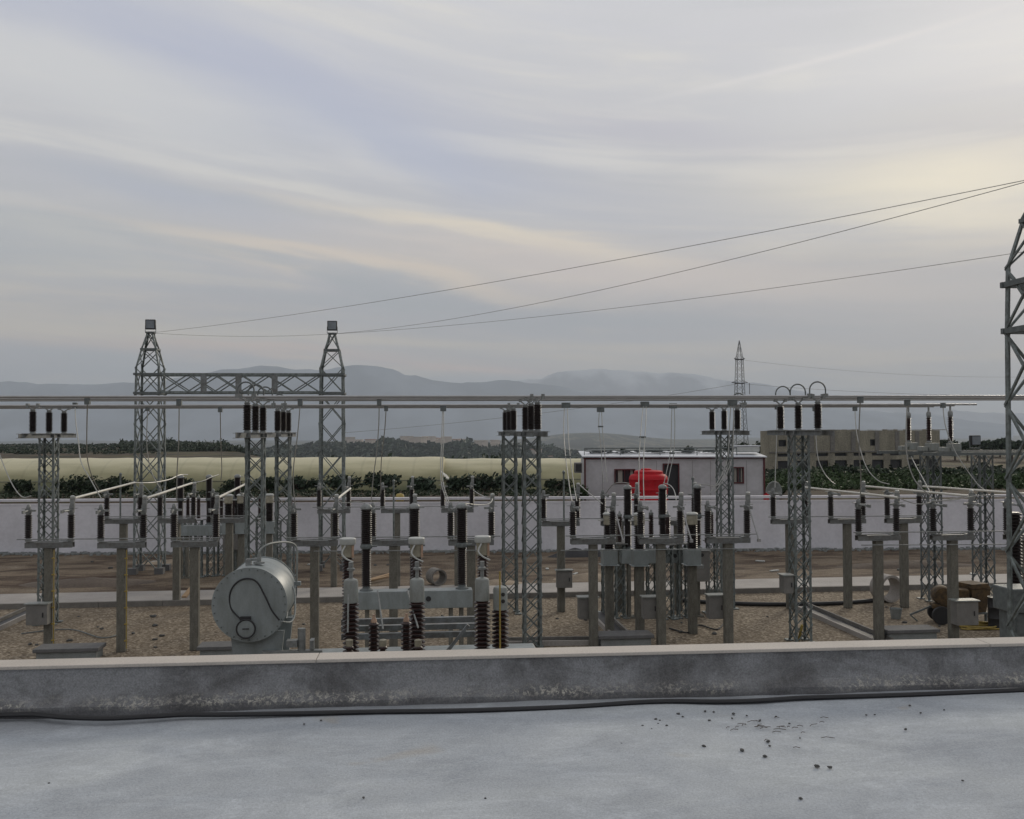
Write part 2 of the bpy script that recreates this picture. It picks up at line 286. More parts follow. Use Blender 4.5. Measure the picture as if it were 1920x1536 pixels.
# ------------------------------------------------------------------ mesh helpers
class MB:
    def __init__(s): s.v = []; s.f = []; s.sm = []
    def add(s, vs, fs, smooth=False):
        o = len(s.v); s.v += [tuple(v) for v in vs]; s.f += [tuple(i + o for i in f) for f in fs]; s.sm += [smooth] * len(fs); return s
    def box(s, c, d, rz=0):
        x, y, z = d[0] / 2, d[1] / 2, d[2] / 2; cs, sn = math.cos(rz), math.sin(rz)
        vs = [(c[0] + a * x * cs - b_ * y * sn, c[1] + a * x * sn + b_ * y * cs, c[2] + e * z) for a in (-1, 1) for b_ in (-1, 1) for e in (-1, 1)]
        return s.add(vs, [(0, 1, 3, 2), (4, 6, 7, 5), (0, 4, 5, 1), (2, 3, 7, 6), (0, 2, 6, 4), (1, 5, 7, 3)])
    def bar(s, p, q, w, h=None):
        p, q = Vector(p), Vector(q); h = h or w; d = (q - p).normalized()
        up = Vector((0, 0, 1)) if abs(d.z) < .95 else Vector((0, 1, 0))
        a = d.cross(up).normalized(); b_ = a.cross(d).normalized(); a *= w / 2; b_ *= h / 2
        vs = [p - a - b_, p + a - b_, p + a + b_, p - a + b_, q - a - b_, q + a - b_, q + a + b_, q - a + b_]
        return s.add(vs, [(3, 2, 1, 0), (4, 5, 6, 7), (0, 1, 5, 4), (1, 2, 6, 5), (2, 3, 7, 6), (3, 0, 4, 7)])
    def angle(s, p, q, w, t, sx, sy):      # steel angle: two thin flanges
        p, q = Vector(p), Vector(q)
        a = [(0, 0), (sx * w, 0), (sx * w, sy * t), (sx * t, sy * t), (sx * t, sy * w), (0, sy * w)]
        vs = [p + Vector((x, y, 0)) for x, y in a] + [q + Vector((x, y, 0)) for x, y in a]
        fs = [(i, (i + 1) % 6, 6 + (i + 1) % 6, 6 + i) for i in range(6)] + [(0, 1, 2, 3), (0, 3, 4, 5), (6, 7, 8, 9), (6, 9, 10, 11)]
        return s.add(vs, fs)
    def tube(s, pts, r, n=8, cap=True):
        pts = [Vector(p) for p in pts]; m = len(pts); rs = r if isinstance(r, (list, tuple)) else [r] * m
        vs = []; up = None
        for i, p in enumerate(pts):
            d = (pts[min(i + 1, m - 1)] - pts[max(i - 1, 0)]).normalized()
            if up is None:
                up = Vector((0, 0, 1)) if abs(d.z) < .9 else Vector((1, 0, 0))
            a = d.cross(up)
            if a.length < 1e-4: a = d.cross(Vector((.3, 1, .2)))
            a.normalize(); b_ = a.cross(d).normalized(); up = b_
            for k in range(n):
                t = 2 * math.pi * k / n; vs.append(p + (a * math.cos(t) + b_ * math.sin(t)) * rs[i])
        fs = [(i * n + k, i * n + (k + 1) % n, (i + 1) * n + (k + 1) % n, (i + 1) * n + k) for i in range(m - 1) for k in range(n)]
        if cap: fs += [tuple(reversed(range(n))), tuple((m - 1) * n + k for k in range(n))]
        return s.add(vs, fs, True)
    def lathe(s, prof, c=(0, 0, 0), n=14, axis='Z', smooth=True):
        vs = []
        for r, h in prof:
            for k in range(n):
                t = 2 * math.pi * k / n; x, y = r * math.cos(t), r * math.sin(t)
                v = (x, y, h) if axis == 'Z' else ((x, -h, y) if axis == '-Y' else ((x, h, y) if axis == 'Y' else (h, x, y)))
                vs.append((c[0] + v[0], c[1] + v[1], c[2] + v[2]))
        m = len(prof)
        fs = [(i * n + k, i * n + (k + 1) % n, (i + 1) * n + (k + 1) % n, (i + 1) * n + k) for i in range(m - 1) for k in range(n)]
        fs += [tuple(reversed(range(n))), tuple((m - 1) * n + k for k in range(n))]
        return s.add(vs, fs, smooth)
    def mesh(s, name, m, recalc=True):
        me = bpy.data.meshes.new(name); me.from_pydata(s.v, [], s.f)
        for p, f in zip(me.polygons, s.sm): p.use_smooth = f
        ms = m if isinstance(m, list) else [m]
        for x in ms: me.materials.append(x)
        if recalc:
            import bmesh
            b = bmesh.new(); b.from_mesh(me); bmesh.ops.recalc_face_normals(b, faces=b.faces); b.to_mesh(me); b.free()
        if any(s.sm) : me.set_sharp_from_angle(angle=R(38))
        me.update(); return me
    def build(s, name, m, parent=None, bevel=0, recalc=True):
        o = bpy.data.objects.new(name, s.mesh(name, m, recalc)); C.objects.link(o)
        if parent is not None: o.parent = parent
        if bevel:
            bv = o.modifiers.new('bevel', 'BEVEL'); bv.width = bevel; bv.segments = 2; bv.limit_method = 'ANGLE'
        return o
def tag(o, label=None, cat=None, group=None, kind=None):
    if label: o['label'] = label
    if cat: o['category'] = cat
    if group: o['group'] = group
    if kind: o['kind'] = kind
    return o
def empty(name, loc, label=None, cat=None, group=None, rz=0):
    o = bpy.data.objects.new(name, None); C.objects.link(o); o.location = loc; o.rotation_euler.z = rz; o.empty_display_size = .3
    return tag(o, label, cat, group)
KIDS = {}
def kids(o): return [c for c in bpy.data.objects if c.parent is o]
def copy_tree(o, loc, label=None, group=None, skip=(), rz=None):
    allk = {}
    for c in bpy.data.objects:
        if c.parent: allk.setdefault(c.parent.name, []).append(c)
    def rec(src, par):
        c = src.copy(); C.objects.link(c); c.parent = par
        for ch in allk.get(src.name, []):
            if ch.name.split('.')[0] in skip: continue
            rec(ch, c)
        return c
    r = rec(o, None); r.location = loc
    if rz is not None: r.rotation_euler.z = rz
    if label: r['label'] = label
    if group: r['group'] = group
    return r

def ribs(h, n, rc, rs, z0=0.):                   # profile of a shed insulator
    p = [(rc, z0)]; st = h / n
    for i in range(n):
        z = z0 + i * st
        p += [(rc, z + st * .12), (rs * .96, z + st * .34), (rs, z + st * .44), (rs * .97, z + st * .60), (rc * 1.05, z + st * .92)]
    p.append((rc, z0 + h)); return p
def insulator(parent, x, y, z, h=.62, n=14, rc=.068, rs=.097, name='post_insulator', m='porcelain', caps=True):
    o = MB().lathe(ribs(h, n, rc, rs, z + .05), (x, y, 0), 14).build(name, M[m], parent, recalc=False)
    if caps:
        MB().lathe([(.085, z), (.085, z + .025), (.068, z + .03), (.06, z + .06)], (x, y, 0), 12).build('flange', M['cap'], o)
        MB().lathe([(.06, z + h + .045), (.065, z + h + .08), (.078, z + h + .085), (.078, z + h + .10)], (x, y, 0), 12).build('flange', M['cap'], o)
    return o

# ------------------------------------------------------------------ terrain
def smooth(a, b, x):
    t = max(0, min(1, (x - a) / (b - a))); return t * t * (3 - 2 * t)
def edge(th):                                     # where the plateau breaks off, by bearing (deg right of site axis)
    e = 560 + (170 - 560) * smooth(-14, -6, th)
    return e + (420 - e) * smooth(16, 22, th)
def height(x, y):
    d = math.hypot(x, y)
    if d < 30: return 0.0
    th = math.degrees(math.atan2(x, y))
    dc = x * math.sin(YAW) + y * math.cos(YAW)
    z = 1.25 * smooth(46.9, 48.6, dc) if abs(th) < 100 else 0.0
    sl = 1 - smooth(9.0, 9.8, th); sr = smooth(20.6, 21.6, th)
    z += sl * .95 * smooth(48.4, 52, dc) * (1 - smooth(57, 64, dc)) + sr * .75 * smooth(48.4, 56, dc) * (1 - smooth(92, 125, dc))
    z -= .5 * smooth(66, 80, dc)
    n = noise.fractal(Vector((x * .012, y * .012, 3.1)), 1, 2, 4)
    z -= 1.3 * smooth(84, 130, d) * (1 if abs(th) < 100 else 0)
    z += n * .35 * smooth(120, 260, d)
    e = edge(th) * (1 + .12 * noise.noise(Vector((th * .12, 0, 5))))
    k = smooth(e, e * 2.3 + 150, d)
    z += k * (-46)
    n2 = noise.fractal(Vector((x * .0011, y * .0011, 9)), 1, 2.1, 5)
    z += n2 * 16 * smooth(500, 1500, d)
    # low wooded rise in the plain
    z += 40 * math.exp(-((th - 10.5) / 4.0) ** 2 - ((d - 3900) / 700) ** 2)
    z += 30 * math.exp(-((th + 1) / 9) ** 2 - ((d - 1750) / 420) ** 2) * (1 + .5 * n2)
    return z
def build_ground():
    NT = 420; rr = [0, 4, 8, 14, 20, 26, 32, 38, 43, 45.5, 46.2]; r = 46.2
    while r < 54: r += .35; rr.append(r)
    while r < 14000: r *= 1.035; rr.append(r)
    vs = [(0, 0, 0)]; fs = []
    # finer bearings inside the view
    ths = []
    for i in range(NT):
        ths.append(R(-50 + 100 * i / (NT * .8)) if i < NT * .8 else R(50 + 260 * (i - NT * .8) / (NT * .2)))
    for d in rr[1:]:
        for t in ths:
            x, y = d * math.sin(t), d * math.cos(t); vs.append((x, y, height(x, y)))
    for k in range(NT): fs.append((0, 1 + (k + 1) % NT, 1 + k))
    for i in range(len(rr) - 2):
        a, b_ = 1 + i * NT, 1 + (i + 1) * NT
        for k in range(NT): fs.append((a + k, a + (k + 1) % NT, b_ + (k + 1) % NT, b_ + k))
    g = MB().add(vs, fs, True); o = g.build('ground', M['ground'], recalc=False); tag(o, kind='structure')
build_ground()

def ridge(name, prof, D, m, width, amp, seed):
    px0, px1 = prof[0][0], prof[-1][0]; NX = 260; NY = 16; vs = []; fs = []
    for i in range(NX + 1):
        px = px0 + (px1 - px0) * i / NX
        for a, b_ in zip(prof, prof[1:]):
            if a[0] <= px <= b_[0]: t = (px - a[0]) / (b_[0] - a[0]); t = t * t * (3 - 2 * t) * .6 + t * .4; y = a[1] + (b_[1] - a[1]) * t
        yh = 810 - (px - 960) * .0042
        hgt = (yh - y) / FPX * D + H
        base = P(px, yh, D); dirv = (base - CAM); dirv.z = 0; dirv.normalize()
        for j in range(NY + 1):
            s = j / NY; off = (s - .62) * width
            p = base + dirv * off
            q = s / .62 if s < .62 else (1 - s) / .38
            env = max(0, q) ** 1.15
            nz = noise.fractal(Vector((p.x * .0016, p.y * .0016, seed)), .9, 2.1, 6)
            z = -50 + (hgt + 50) * env + nz * amp * env * (1.6 - q) + noise.noise(Vector((p.x * .006, seed, 0))) * amp * .10 * env
            vs.append((p.x, p.y, z))
    for i in range(NX):
        for j in range(NY):
            a = i * (NY + 1) + j; fs.append((a, a + 1, a + NY + 2, a + NY + 1))
    o = MB().add(vs, fs, True).build(name, m, recalc=False); tag(o, kind='structure'); return o
ridge('mountains', [(-900, 742), (-300, 716), (0, 717), (140, 722), (250, 716), (350, 708), (430, 694), (495, 683), (560, 687), (610, 689), (680, 683), (735, 687), (765, 700), (850, 710), (930, 716), (1000, 722), (1150, 735), (1400, 757), (1900, 790)], 8000, M['mountain'], 2600, 60, 2.)
ridge('snow_mountains', [(700, 760), (900, 730), (1000, 710), (1060, 694), (1105, 691), (1150, 697), (1210, 694), (1290, 699), (1380, 712), (1500, 730), (1650, 755), (1900, 775), (2300, 792)], 10000, M['snow'], 2400, 80, 8.)

# ------------------------------------------------------------------ sky, sun, haze
SUN_AZ = R(37); SUN_EL = R(20)          # azimuth to the right of the site axis (+Y)
w = bpy.data.worlds.new('World'); scene.world = w; w.use_nodes = True
nt = w.node_tree; N = nt.nodes; L = nt.links; N.clear()
out = N.new('ShaderNodeOutputWorld'); bg = N.new('ShaderNodeBackground'); L.new(bg.outputs[0], out.inputs[0])
sky = N.new('ShaderNodeTexSky'); sky.sky_type = 'NISHITA'; sky.sun_disc = False; sky.sun_elevation = SUN_EL; sky.sun_rotation = SUN_AZ
sky.air_density = 1.0; sky.dust_density = 2.0
tc = N.new('ShaderNodeTexCoord'); sp = N.new('ShaderNodeSeparateXYZ'); L.new(tc.outputs['Generated'], sp.inputs[0])
def math_(op, a, b_=None, c=None):
    x = N.new('ShaderNodeMath'); x.operation = op
    for i, v in enumerate((a, b_, c)):
        if v is None: continue
        if isinstance(v, (int, float)): x.inputs[i].default_value = v
        else: L.new(v, x.inputs[i])
    return x.outputs[0]
def rng(src, a, c, lo=0., hi=1., sm=True):
    x = N.new('ShaderNodeMapRange'); x.interpolation_type = 'SMOOTHSTEP' if sm else 'LINEAR'
    x.inputs[1].default_value = a; x.inputs[2].default_value = c; x.inputs[3].default_value = lo; x.inputs[4].default_value = hi
    L.new(src, x.inputs[0]); return x.outputs[0]
def mixc(f, a, c):
    x = N.new('ShaderNodeMix'); x.data_type = 'RGBA'
    if isinstance(f, float): x.inputs[0].default_value = f
    else: L.new(f, x.inputs[0])
    for i, v in ((6, a), (7, c)):
        if isinstance(v, tuple): x.inputs[i].default_value = (*v, 1)
        else: L.new(v, x.inputs[i])
    return x.outputs[2]
sd = Vector((math.sin(SUN_AZ) * math.cos(SUN_EL), math.cos(SUN_AZ) * math.cos(SUN_EL), math.sin(SUN_EL)))
EXPO = .45
def K(r, g, b_, k=1.04):                       # display colour to light
    return tuple(((c / 255) ** 2.2) / 2 ** EXPO * k for c in (r, g, b_))
az = math_('ARCTAN2', sp.outputs[0], sp.outputs[1]); az = math_('SUBTRACT', az, YAW)
hy = math_('SQRT', math_('ADD', math_('MULTIPLY', sp.outputs[0], sp.outputs[0]), math_('MULTIPLY', sp.outputs[1], sp.outputs[1])))
tt = math_('DIVIDE', math_('MAXIMUM', sp.outputs[2], 0), math_('MAXIMUM', hy, .05)); tt = math_('MINIMUM', tt, 3)
azc = math_('MULTIPLY', math_('TANH', math_('MULTIPLY', math_('ADD', az, .10), 3.6)), .28); tk = math_('MULTIPLY', azc, math_('MULTIPLY_ADD', tt, .48, .03)); vv = math_('ADD', tt, tk)
def cloud(sx, sy, scale, det, dist, off, rough=.55):
    cmb = N.new('ShaderNodeCombineXYZ'); L.new(math_('MULTIPLY', az, sx), cmb.inputs[0]); L.new(math_('MULTIPLY', vv, sy), cmb.inputs[1]); cmb.inputs[2].default_value = off
    n = N.new('ShaderNodeTexNoise'); n.inputs['Scale'].default_value = scale; n.inputs['Detail'].default_value = det; n.inputs['Distortion'].default_value = dist; n.inputs['Roughness'].default_value = rough
    L.new(cmb.outputs[0], n.inputs[0]); return n.outputs[0]
def blob(px, py, ang, sl, ss, wob=None):          # soft patch of cloud at a bearing and height
    a0, t0 = math.atan((px - 960) / FPX), (810 - py) / FPX; ca, sa = math.cos(ang), math.sin(ang)
    da = math_('SUBTRACT', az, a0); dt = math_('SUBTRACT', tt, t0)
    if wob is not None: dt = math_('ADD', dt, math_('MULTIPLY_ADD', wob, .10, -.05))
    p = math_('DIVIDE', math_('SUBTRACT', math_('MULTIPLY', da, ca), math_('MULTIPLY', dt, sa)), sl)
    q = math_('DIVIDE', math_('ADD', math_('MULTIPLY', da, sa), math_('MULTIPLY', dt, ca)), ss)
    return math_('EXPONENT', math_('MULTIPLY', math_('ADD', math_('MULTIPLY', p, p), math_('MULTIPLY', q, q)), -1))
w1 = cloud(1.3, 3.5, 2.2, 4, .3, 4.4)
s1 = cloud(1.0, 8.0, 2.0, 7, .5, 2.3, .58)
s2 = cloud(1.6, 17.0, 2.2, 6, .4, 8.1, .55)
st = math_('MULTIPLY_ADD', s2, .25, math_('MULTIPLY', s1, .75))
hor = mixc(rng(tt, .0, .10), K(156, 158, 165), K(172, 171, 175))
mid = mixc(rng(tt, .10, .22), hor, K(190, 190, 194))
col = mixc(rng(tt, .22, .45), mid, K(207, 207, 211))
brt = mixc(rng(tt, .04, .30), K(200, 188, 172), K(220, 217, 211))
col = mixc(math_('MULTIPLY', rng(st, .50, .34), rng(tt, .18, .38, .55, .30)), col, mixc(rng(tt, .05, .35), K(154, 160, 165), K(192, 195, 198)))
col = mixc(math_('MULTIPLY', rng(st, .48, .66), rng(tt, .02, .10, .35, .85)), col, brt)
lo_ = rng(tt, .14, .30, 1, .12)
col = mixc(math_('MULTIPLY', math_('MULTIPLY', rng(s2, .50, .68), .55), lo_), col, brt)
col = mixc(math_('MULTIPLY', math_('MULTIPLY', rng(s2, .48, .34), .4), lo_), col, K(166, 171, 174))
# grey-blue gap from the upper left and its white lower edge
col = mixc(math_('MULTIPLY', blob(430, 165, R(15), .30, .050, w1), .72), col, K(176, 182, 204))
col = mixc(math_('MULTIPLY', blob(740, 285, R(14), .14, .020, w1), .55), col, K(172, 180, 203))
col = mixc(math_('MULTIPLY', blob(60, 30, R(10), .16, .05, w1), .5), col, K(176, 182, 200))
col = mixc(math_('MULTIPLY', blob(150, 215, R(12), .22, .035, w1), .65), col, K(213, 213, 212))
col = mixc(math_('MULTIPLY', blob(340, 390, R(12), .13, .022, w1), .60), col, K(172, 179, 195))
col = mixc(math_('MULTIPLY', blob(60, 480, R(4), .20, .035, w1), .45), col, K(176, 181, 182))
col = mixc(math_('MULTIPLY', blob(960, 450, R(9), .22, .012, s1), .75), col, K(240, 226, 200))
col = mixc(math_('MULTIPLY', blob(830, 545, R(10), .15, .010, s1), .65), col, K(234, 214, 188))
col = mixc(math_('MULTIPLY', blob(520, 500, R(8), .15, .008, s1), .60), col, K(226, 210, 190))
col = mixc(math_('MULTIPLY', blob(450, 655, R(2), .16, .010, s1), .60), col, K(216, 190, 172))
col = mixc(math_('MULTIPLY', blob(880, 690, R(3), .10, .008, s1), .60), col, K(216, 184, 170))
col = mixc(math_('MULTIPLY', blob(1180, 500, R(8), .18, .016, w1), .40), col, K(165, 168, 180))
col = mixc(math_('MULTIPLY', blob(1550, 590, R(2), .38, .055, w1), .75), col, K(156, 161, 171))
col = mixc(math_('MULTIPLY', blob(1250, 250, R(6), .12, .02, w1), .45), col, K(186, 184, 197))
col = mixc(math_('MULTIPLY', blob(1150, 520, R(5), .34, .030, s1), .50), col, K(232, 214, 198))
col = mixc(math_('MULTIPLY', blob(250, 620, R(1), .20, .012, s1), .5), col, K(214, 202, 182))
col = mixc(math_('MULTIPLY', blob(1880, 140, R(-8), .22, .05, w1), .6), col, K(222, 222, 222))
# light breaking through round the veiled sun
col = mixc(math_('MULTIPLY', blob(1760, 385, R(2), .15, .034, s1), .85), col, K(242, 233, 210))
col = mixc(math_('MULTIPLY', blob(1560, 140, R(-9), .14, .003), .55), col, K(228, 224, 222))
skys = N.new('ShaderNodeVectorMath'); skys.operation = 'SCALE'; L.new(sky.outputs[0], skys.inputs[0]); skys.inputs['Scale'].default_value = .10
col = mixc(.975, skys.outputs[0], col)
L.new(col, bg.inputs[0]); bg.inputs[1].default_value = 1.0

sl = bpy.data.lights.new('sun', 'SUN'); sl.energy = 1.2; sl.angle = R(14); sl.color = (1, .90, .74)
so = bpy.data.objects.new('sun', sl); C.objects.link(so); so.rotation_euler = (-sd).to_track_quat('-Z', 'Y').to_euler(); so.location = (30, 20, 40)

hz = MB().box((0, 0, 250), (30000, 30000, 900))
hm = bpy.data.materials.new('haze'); hm.use_nodes = True; hn = hm.node_tree; hn.nodes.clear()
ho = hn.nodes.new('ShaderNodeOutputMaterial'); pv = hn.nodes.new('ShaderNodeVolumePrincipled')
pv.inputs['Color'].default_value = (.76, .85, .95, 1); pv.inputs['Density'].default_value = .00012; pv.inputs['Anisotropy'].default_value = .1
hn.links.new(pv.outputs[0], ho.inputs['Volume'])
tag(hz.build('haze', hm), kind='stuff')

# ------------------------------------------------------------------ building we stand on
RZ = H - 1.6
bld = empty('control_building', (0, 0, 0), 'flat grey roof deck with a low stained parapet, in the foreground', 'building')
g = MB()                                          # a slightly uneven screed
nx, ny = 150, 60; x0, x1, y0, y1 = -9, 11, -4, 6.06
for j in range(ny + 1):
    for i in range(nx + 1):
        x = x0 + (x1 - x0) * i / nx; y = y0 + (y1 - y0) * j / ny
        g.v.append((x, y, RZ + noise.noise(Vector((x * .7, y * .7, 0))) * .012 - .03 * math.exp(-((x + 2.2) / 1.3) ** 2 - ((y - 5.6) / .5) ** 2)))
for j in range(ny):
    for i in range(nx):
        a = j * (nx + 1) + i; g.f.append((a, a + 1, a + nx + 2, a + nx + 1)); g.sm.append(True)
g.build('roof_deck', M['roof'], bld, recalc=False)
pw = MB()
# parapet body with a rough sloping fillet at its foot
nx = 260
for i in range(nx + 1):
    x = -9 + 20 * i / nx; q = noise.fractal(Vector((x * 2.2, 4, 0)), 1, 2, 5); q2 = noise.fractal(Vector((x * 1.1, 9, 0)), 1, 2, 4)
    for (y, z_) in ((5.86 - .06 - .03 * q, RZ - .05), (5.86 - .055 - .02 * q, RZ + .035 + .012 * q2), (5.86 - .012 + .01 * q, RZ + .075 + .02 * q2), (5.86 + .004 * q2, RZ + .13), (5.86, RZ + .245), (6.02, RZ + .245), (6.02, 0)):
        pw.v.append((x, y, z_))
for i in range(nx):
    for j in range(6):
        a = i * 7 + j; pw.f.append((a, a + 7, a + 8, a + 1)); pw.sm.append(j < 3)
PT = Matrix.Translation((.75, 6.085, 0)) @ Matrix.Rotation(R(-1.1), 4, 'Z') @ Matrix.Translation((-.75, -6.03, 0))
pw.build('parapet', M['parapet'], bld).matrix_local = PT
cp = MB()
edges_x = [-9, -5.2, -.55, 3.6, 11]
for a, b_ in zip(edges_x, edges_x[1:]): cp.box(((a + b_) / 2, 5.938, RZ + .2555), (b_ - a - .003, .184, .020))
cp.build('coping', M['coping'], bld, bevel=.004).matrix_local = PT
MB().box((1, 6.01, 1.95), (20, .02, 3.9)).box((-8.99, 1, 1.95), (.02, 10, 3.9)).box((10.99, 1, 1.95), (.02, 10, 3.9)).build('wall', M['wall'], bld).matrix_local = PT

# black cable along the foot of the parapet
pts = []
for px, py in [(-60, 1318), (0, 1326), (60, 1339), (120, 1345), (200, 1347), (290, 1343), (345, 1340), (420, 1340), (560, 1338), (700, 1335), (850, 1333), (960, 1330), (1080, 1325), (1200, 1317), (1270, 1315), (1340, 1316), (1420, 1314), (1500, 1309), (1600, 1306), (1700, 1303), (1800, 1299), (1920, 1294), (2010, 1289)]:
    p = G(px, py, RZ + .012); p.y = min(p.y, 6.085 - .268 - .019 * (p.x - .75)); pts.append(p)
def spline(pts, k=6):
    o = []
    for i in range(len(pts) - 1):
        p0, p1, p2, p3 = pts[max(i - 1, 0)], pts[i], pts[i + 1], pts[min(i + 2, len(pts) - 1)]
        for j in range(k):
            t = j / k; o.append(.5 * ((2 * p1) + (p2 - p0) * t + (2 * p0 - 5 * p1 + 4 * p2 - p3) * t * t + (3 * p1 - p0 - 3 * p2 + p3) * t ** 3))
    o.append(pts[-1]); return o
tag(MB().tube(spline(pts), .0145, 8).build('cable', M['black']), 'long thin black cable lying along the foot of the roof parapet', 'cable')

# pebbles and twigs on the roof
pebs = [(1230, 1350, 7), (1237, 1352, 5), (1205, 1362, 5), (1222, 1368, 4), (1250, 1362, 6), (1272, 1340, 7), (1280, 1345, 5), (1322, 1335, 6), (1330, 1352, 6), (1338, 1336, 5), (1375, 1340, 7), (1373, 1348, 5), (1400, 1343, 5), (1234, 1358, 4), (1440, 1392, 9), (1443, 1400, 6), (1320, 1401, 9), (1392, 1409, 10), (1434, 1420, 9), (1532, 1439, 11), (1556, 1441, 9), (1501, 1499, 8), (1698, 1369, 7), (1726, 1338, 5), (1706, 1324, 5), (1770, 1332, 4), (1805, 1465, 5), (570, 1359, 5), (602, 1352, 5), (682, 1497, 6), (92, 1470, 5), (990, 1333, 5), (1165, 1395, 4), (1500, 1385, 4), (1624, 1342, 5), (1640, 1341, 4), (910, 1498, 5), (1425, 1352, 6), (1455, 1345, 5), (1480, 1358, 5)]
pm = []
for k in range(3):
    b_ = MB(); vs = []; n = 8
    prof = [(.35, 0), (.5, .12), (.46, .32), (.25, .45)]
    for r_, h_ in prof:
        for i in range(n):
            t = 2 * math.pi * i / n; q = 1 + .3 * rnd.uniform(-1, 1); vs.append((r_ * q * math.cos(t), r_ * q * .8 * math.sin(t), h_ * rnd.uniform(.85, 1.15)))
    fs = [(i * n + j, i * n + (j + 1) % n, (i + 1) * n + (j + 1) % n, (i + 1) * n + j) for i in range(3) for j in range(n)] + [tuple(3 * n + j for j in range(n))]
    pm.append(b_.add(vs, fs).mesh('pebble', M['pebble']))
for i, (px, py, s_) in enumerate(pebs):
    o = bpy.data.objects.new('pebble', pm[i % 3]); C.objects.link(o); p = G(px, py, RZ); s_ = s_ * .85 * (p - CAM).length / FPX * 1.15
    o.location = (p.x, p.y, RZ + .001); o.scale = (s_, s_, s_ * .9); o.rotation_euler.z = rnd.random() * 6
    tag(o, 'small dark pebble lying loose on the grey roof deck', 'pebble', 'pebbles scattered on the roof')
for i in range(26):
    px = rnd.gauss(1465, 45); py = 1345 + abs(rnd.gauss(0, 22)); p = G(px, py, RZ + .006); t = rnd.uniform(-.5, .9); l = rnd.uniform(.01, .035)
    b_ = MB().tube([(-l, 0, 0), (-.2 * l, l * .15, .004), (l, -.1 * l, .001)], .0017, 5)
    o = b_.build('twig', M['bark']); o.location = p; o.rotation_euler.z = t
    tag(o, 'tiny dark twig lying on the roof deck near the parapet', 'twig', 'twigs scattered on the roof')

# ------------------------------------------------------------------ yard surfaces
def sheet(name, poly, z_, m):
    o = MB().add([(x, y, z_) for x, y in poly], [tuple(range(len(poly)))]).build(name, m, recalc=False); tag(o, kind='structure'); return o
RY0, RY1 = 33.3, 36.3
sheet('road', [(-60, RY0), (60, RY0), (60, RY1), (-60, RY1)], .006, M['road'])
kb = MB()
x = -40
while x < 40: kb.box((x + 1, RY0 - .09, .07), (1.985, .15, .20)); x += 2
tag(kb.build('kerb', M['kerb']), kind='structure')
# boundary wall, from end to end of the view
WA, WB = G(-420, 1040), G(2350, 1025)
wdir = (WB - WA); wl = wdir.length; wrz = math.atan2(wdir.y, wdir.x); wc = (WA + WB) / 2
wall = empty('boundary_wall', (wc.x, wc.y, 0), 'long pale plastered boundary wall behind the switchyard', 'wall', rz=wrz)
WH = 2.42
MB().box((0, 0, WH / 2 - .1), (wl, .22, WH - .2 + .2)).build('wall_panel', M['wall'], wall)
MB().box((0, 0, WH + .055), (wl, .30, .11)).box((0, -.012, WH - .16), (wl, .225, .04)).build('coping', M['wall'], wall)
pb = MB()
for i in range(int(wl / 6)): pb.box((-wl / 2 + 3 + i * 6, -.012, 1.1), (.03, .21, 2.1))
pb.build('joint', M['wall'], wall)

def trench(p0, p1, w_, label, hh=.13):
    p0, p1 = Vector(p0), Vector(p1); d = (p1 - p0); l = d.length; rz = math.atan2(d.y, d.x); c_ = (p0 + p1) / 2
    t = empty('cable_trench', (c_.x, c_.y, 0), label, 'cable trench', rz=rz)
    MB().box((0, w_ / 2, hh / 2), (l, .06, hh)).build('side_wall', M['kerb'], t)
    MB().box((0, -w_ / 2, hh / 2), (l, .06, hh)).build('side_wall', M['road'], t)
    MB().box((0, 0, .02), (l, w_ - .11, .04)).build('trench_floor', M['dark'], t)
trench(G(1500, 1139), G(1655, 1206), .55, 'open concrete cable trench running diagonally to the right-hand cover')
trench(G(1118, 1150), G(1172, 1203), .5, 'short open cable trench leading to the middle pit cover')
trench(G(-60, 1202), G(62, 1146), .5, 'open cable trench at the left edge of the yard')
trench(G(950, 1208), G(1112, 1206), .5, 'low cable trench running sideways behind the tall double tower')
def pit(px0, px1, py, label, d_=.62):
    a, b_ = G(px0, py), G(px1, py); w_ = (b_ - a).length; c_ = (a + b_) / 2
    t = empty('cable_pit', (c_.x, c_.y + d_ / 2, 0), label, 'cable pit', 'concrete cable pits beside the parapet')
    MB().box((0, 0, .11), (w_ - .08, d_ - .08, .22)).build('pit_body', M['block'], t, bevel=.01)
    MB().box((0, 0, .265), (w_ + .05, d_ + .05, .09)).build('cover_slab', M['lid'], t, bevel=.012)
pit(66, 180, 1240, 'raised cable pit with a grey slab cover at the lower left')
pit(372, 450, 1236, 'raised cable pit with a slab cover left of the grey oil tank')
pit(1124, 1226, 1214, 'raised cable pit between the two concrete posts in the middle')
pit(1664, 1764, 1203, 'raised cable pit with a slab cover near the right edge')
# black hose beyond the right trench, on the ground
tag(MB().tube(spline([G(1265, 1125, .06), G(1340, 1130, .06), G(1420, 1133, .06), G(1500, 1133, .06), G(1570, 1131, .06), G(1640, 1126, .06)]), .07, 10).build('drain_pipe', M['black']), 'thick black pipe lying on the gravel in front of the road', 'pipe')

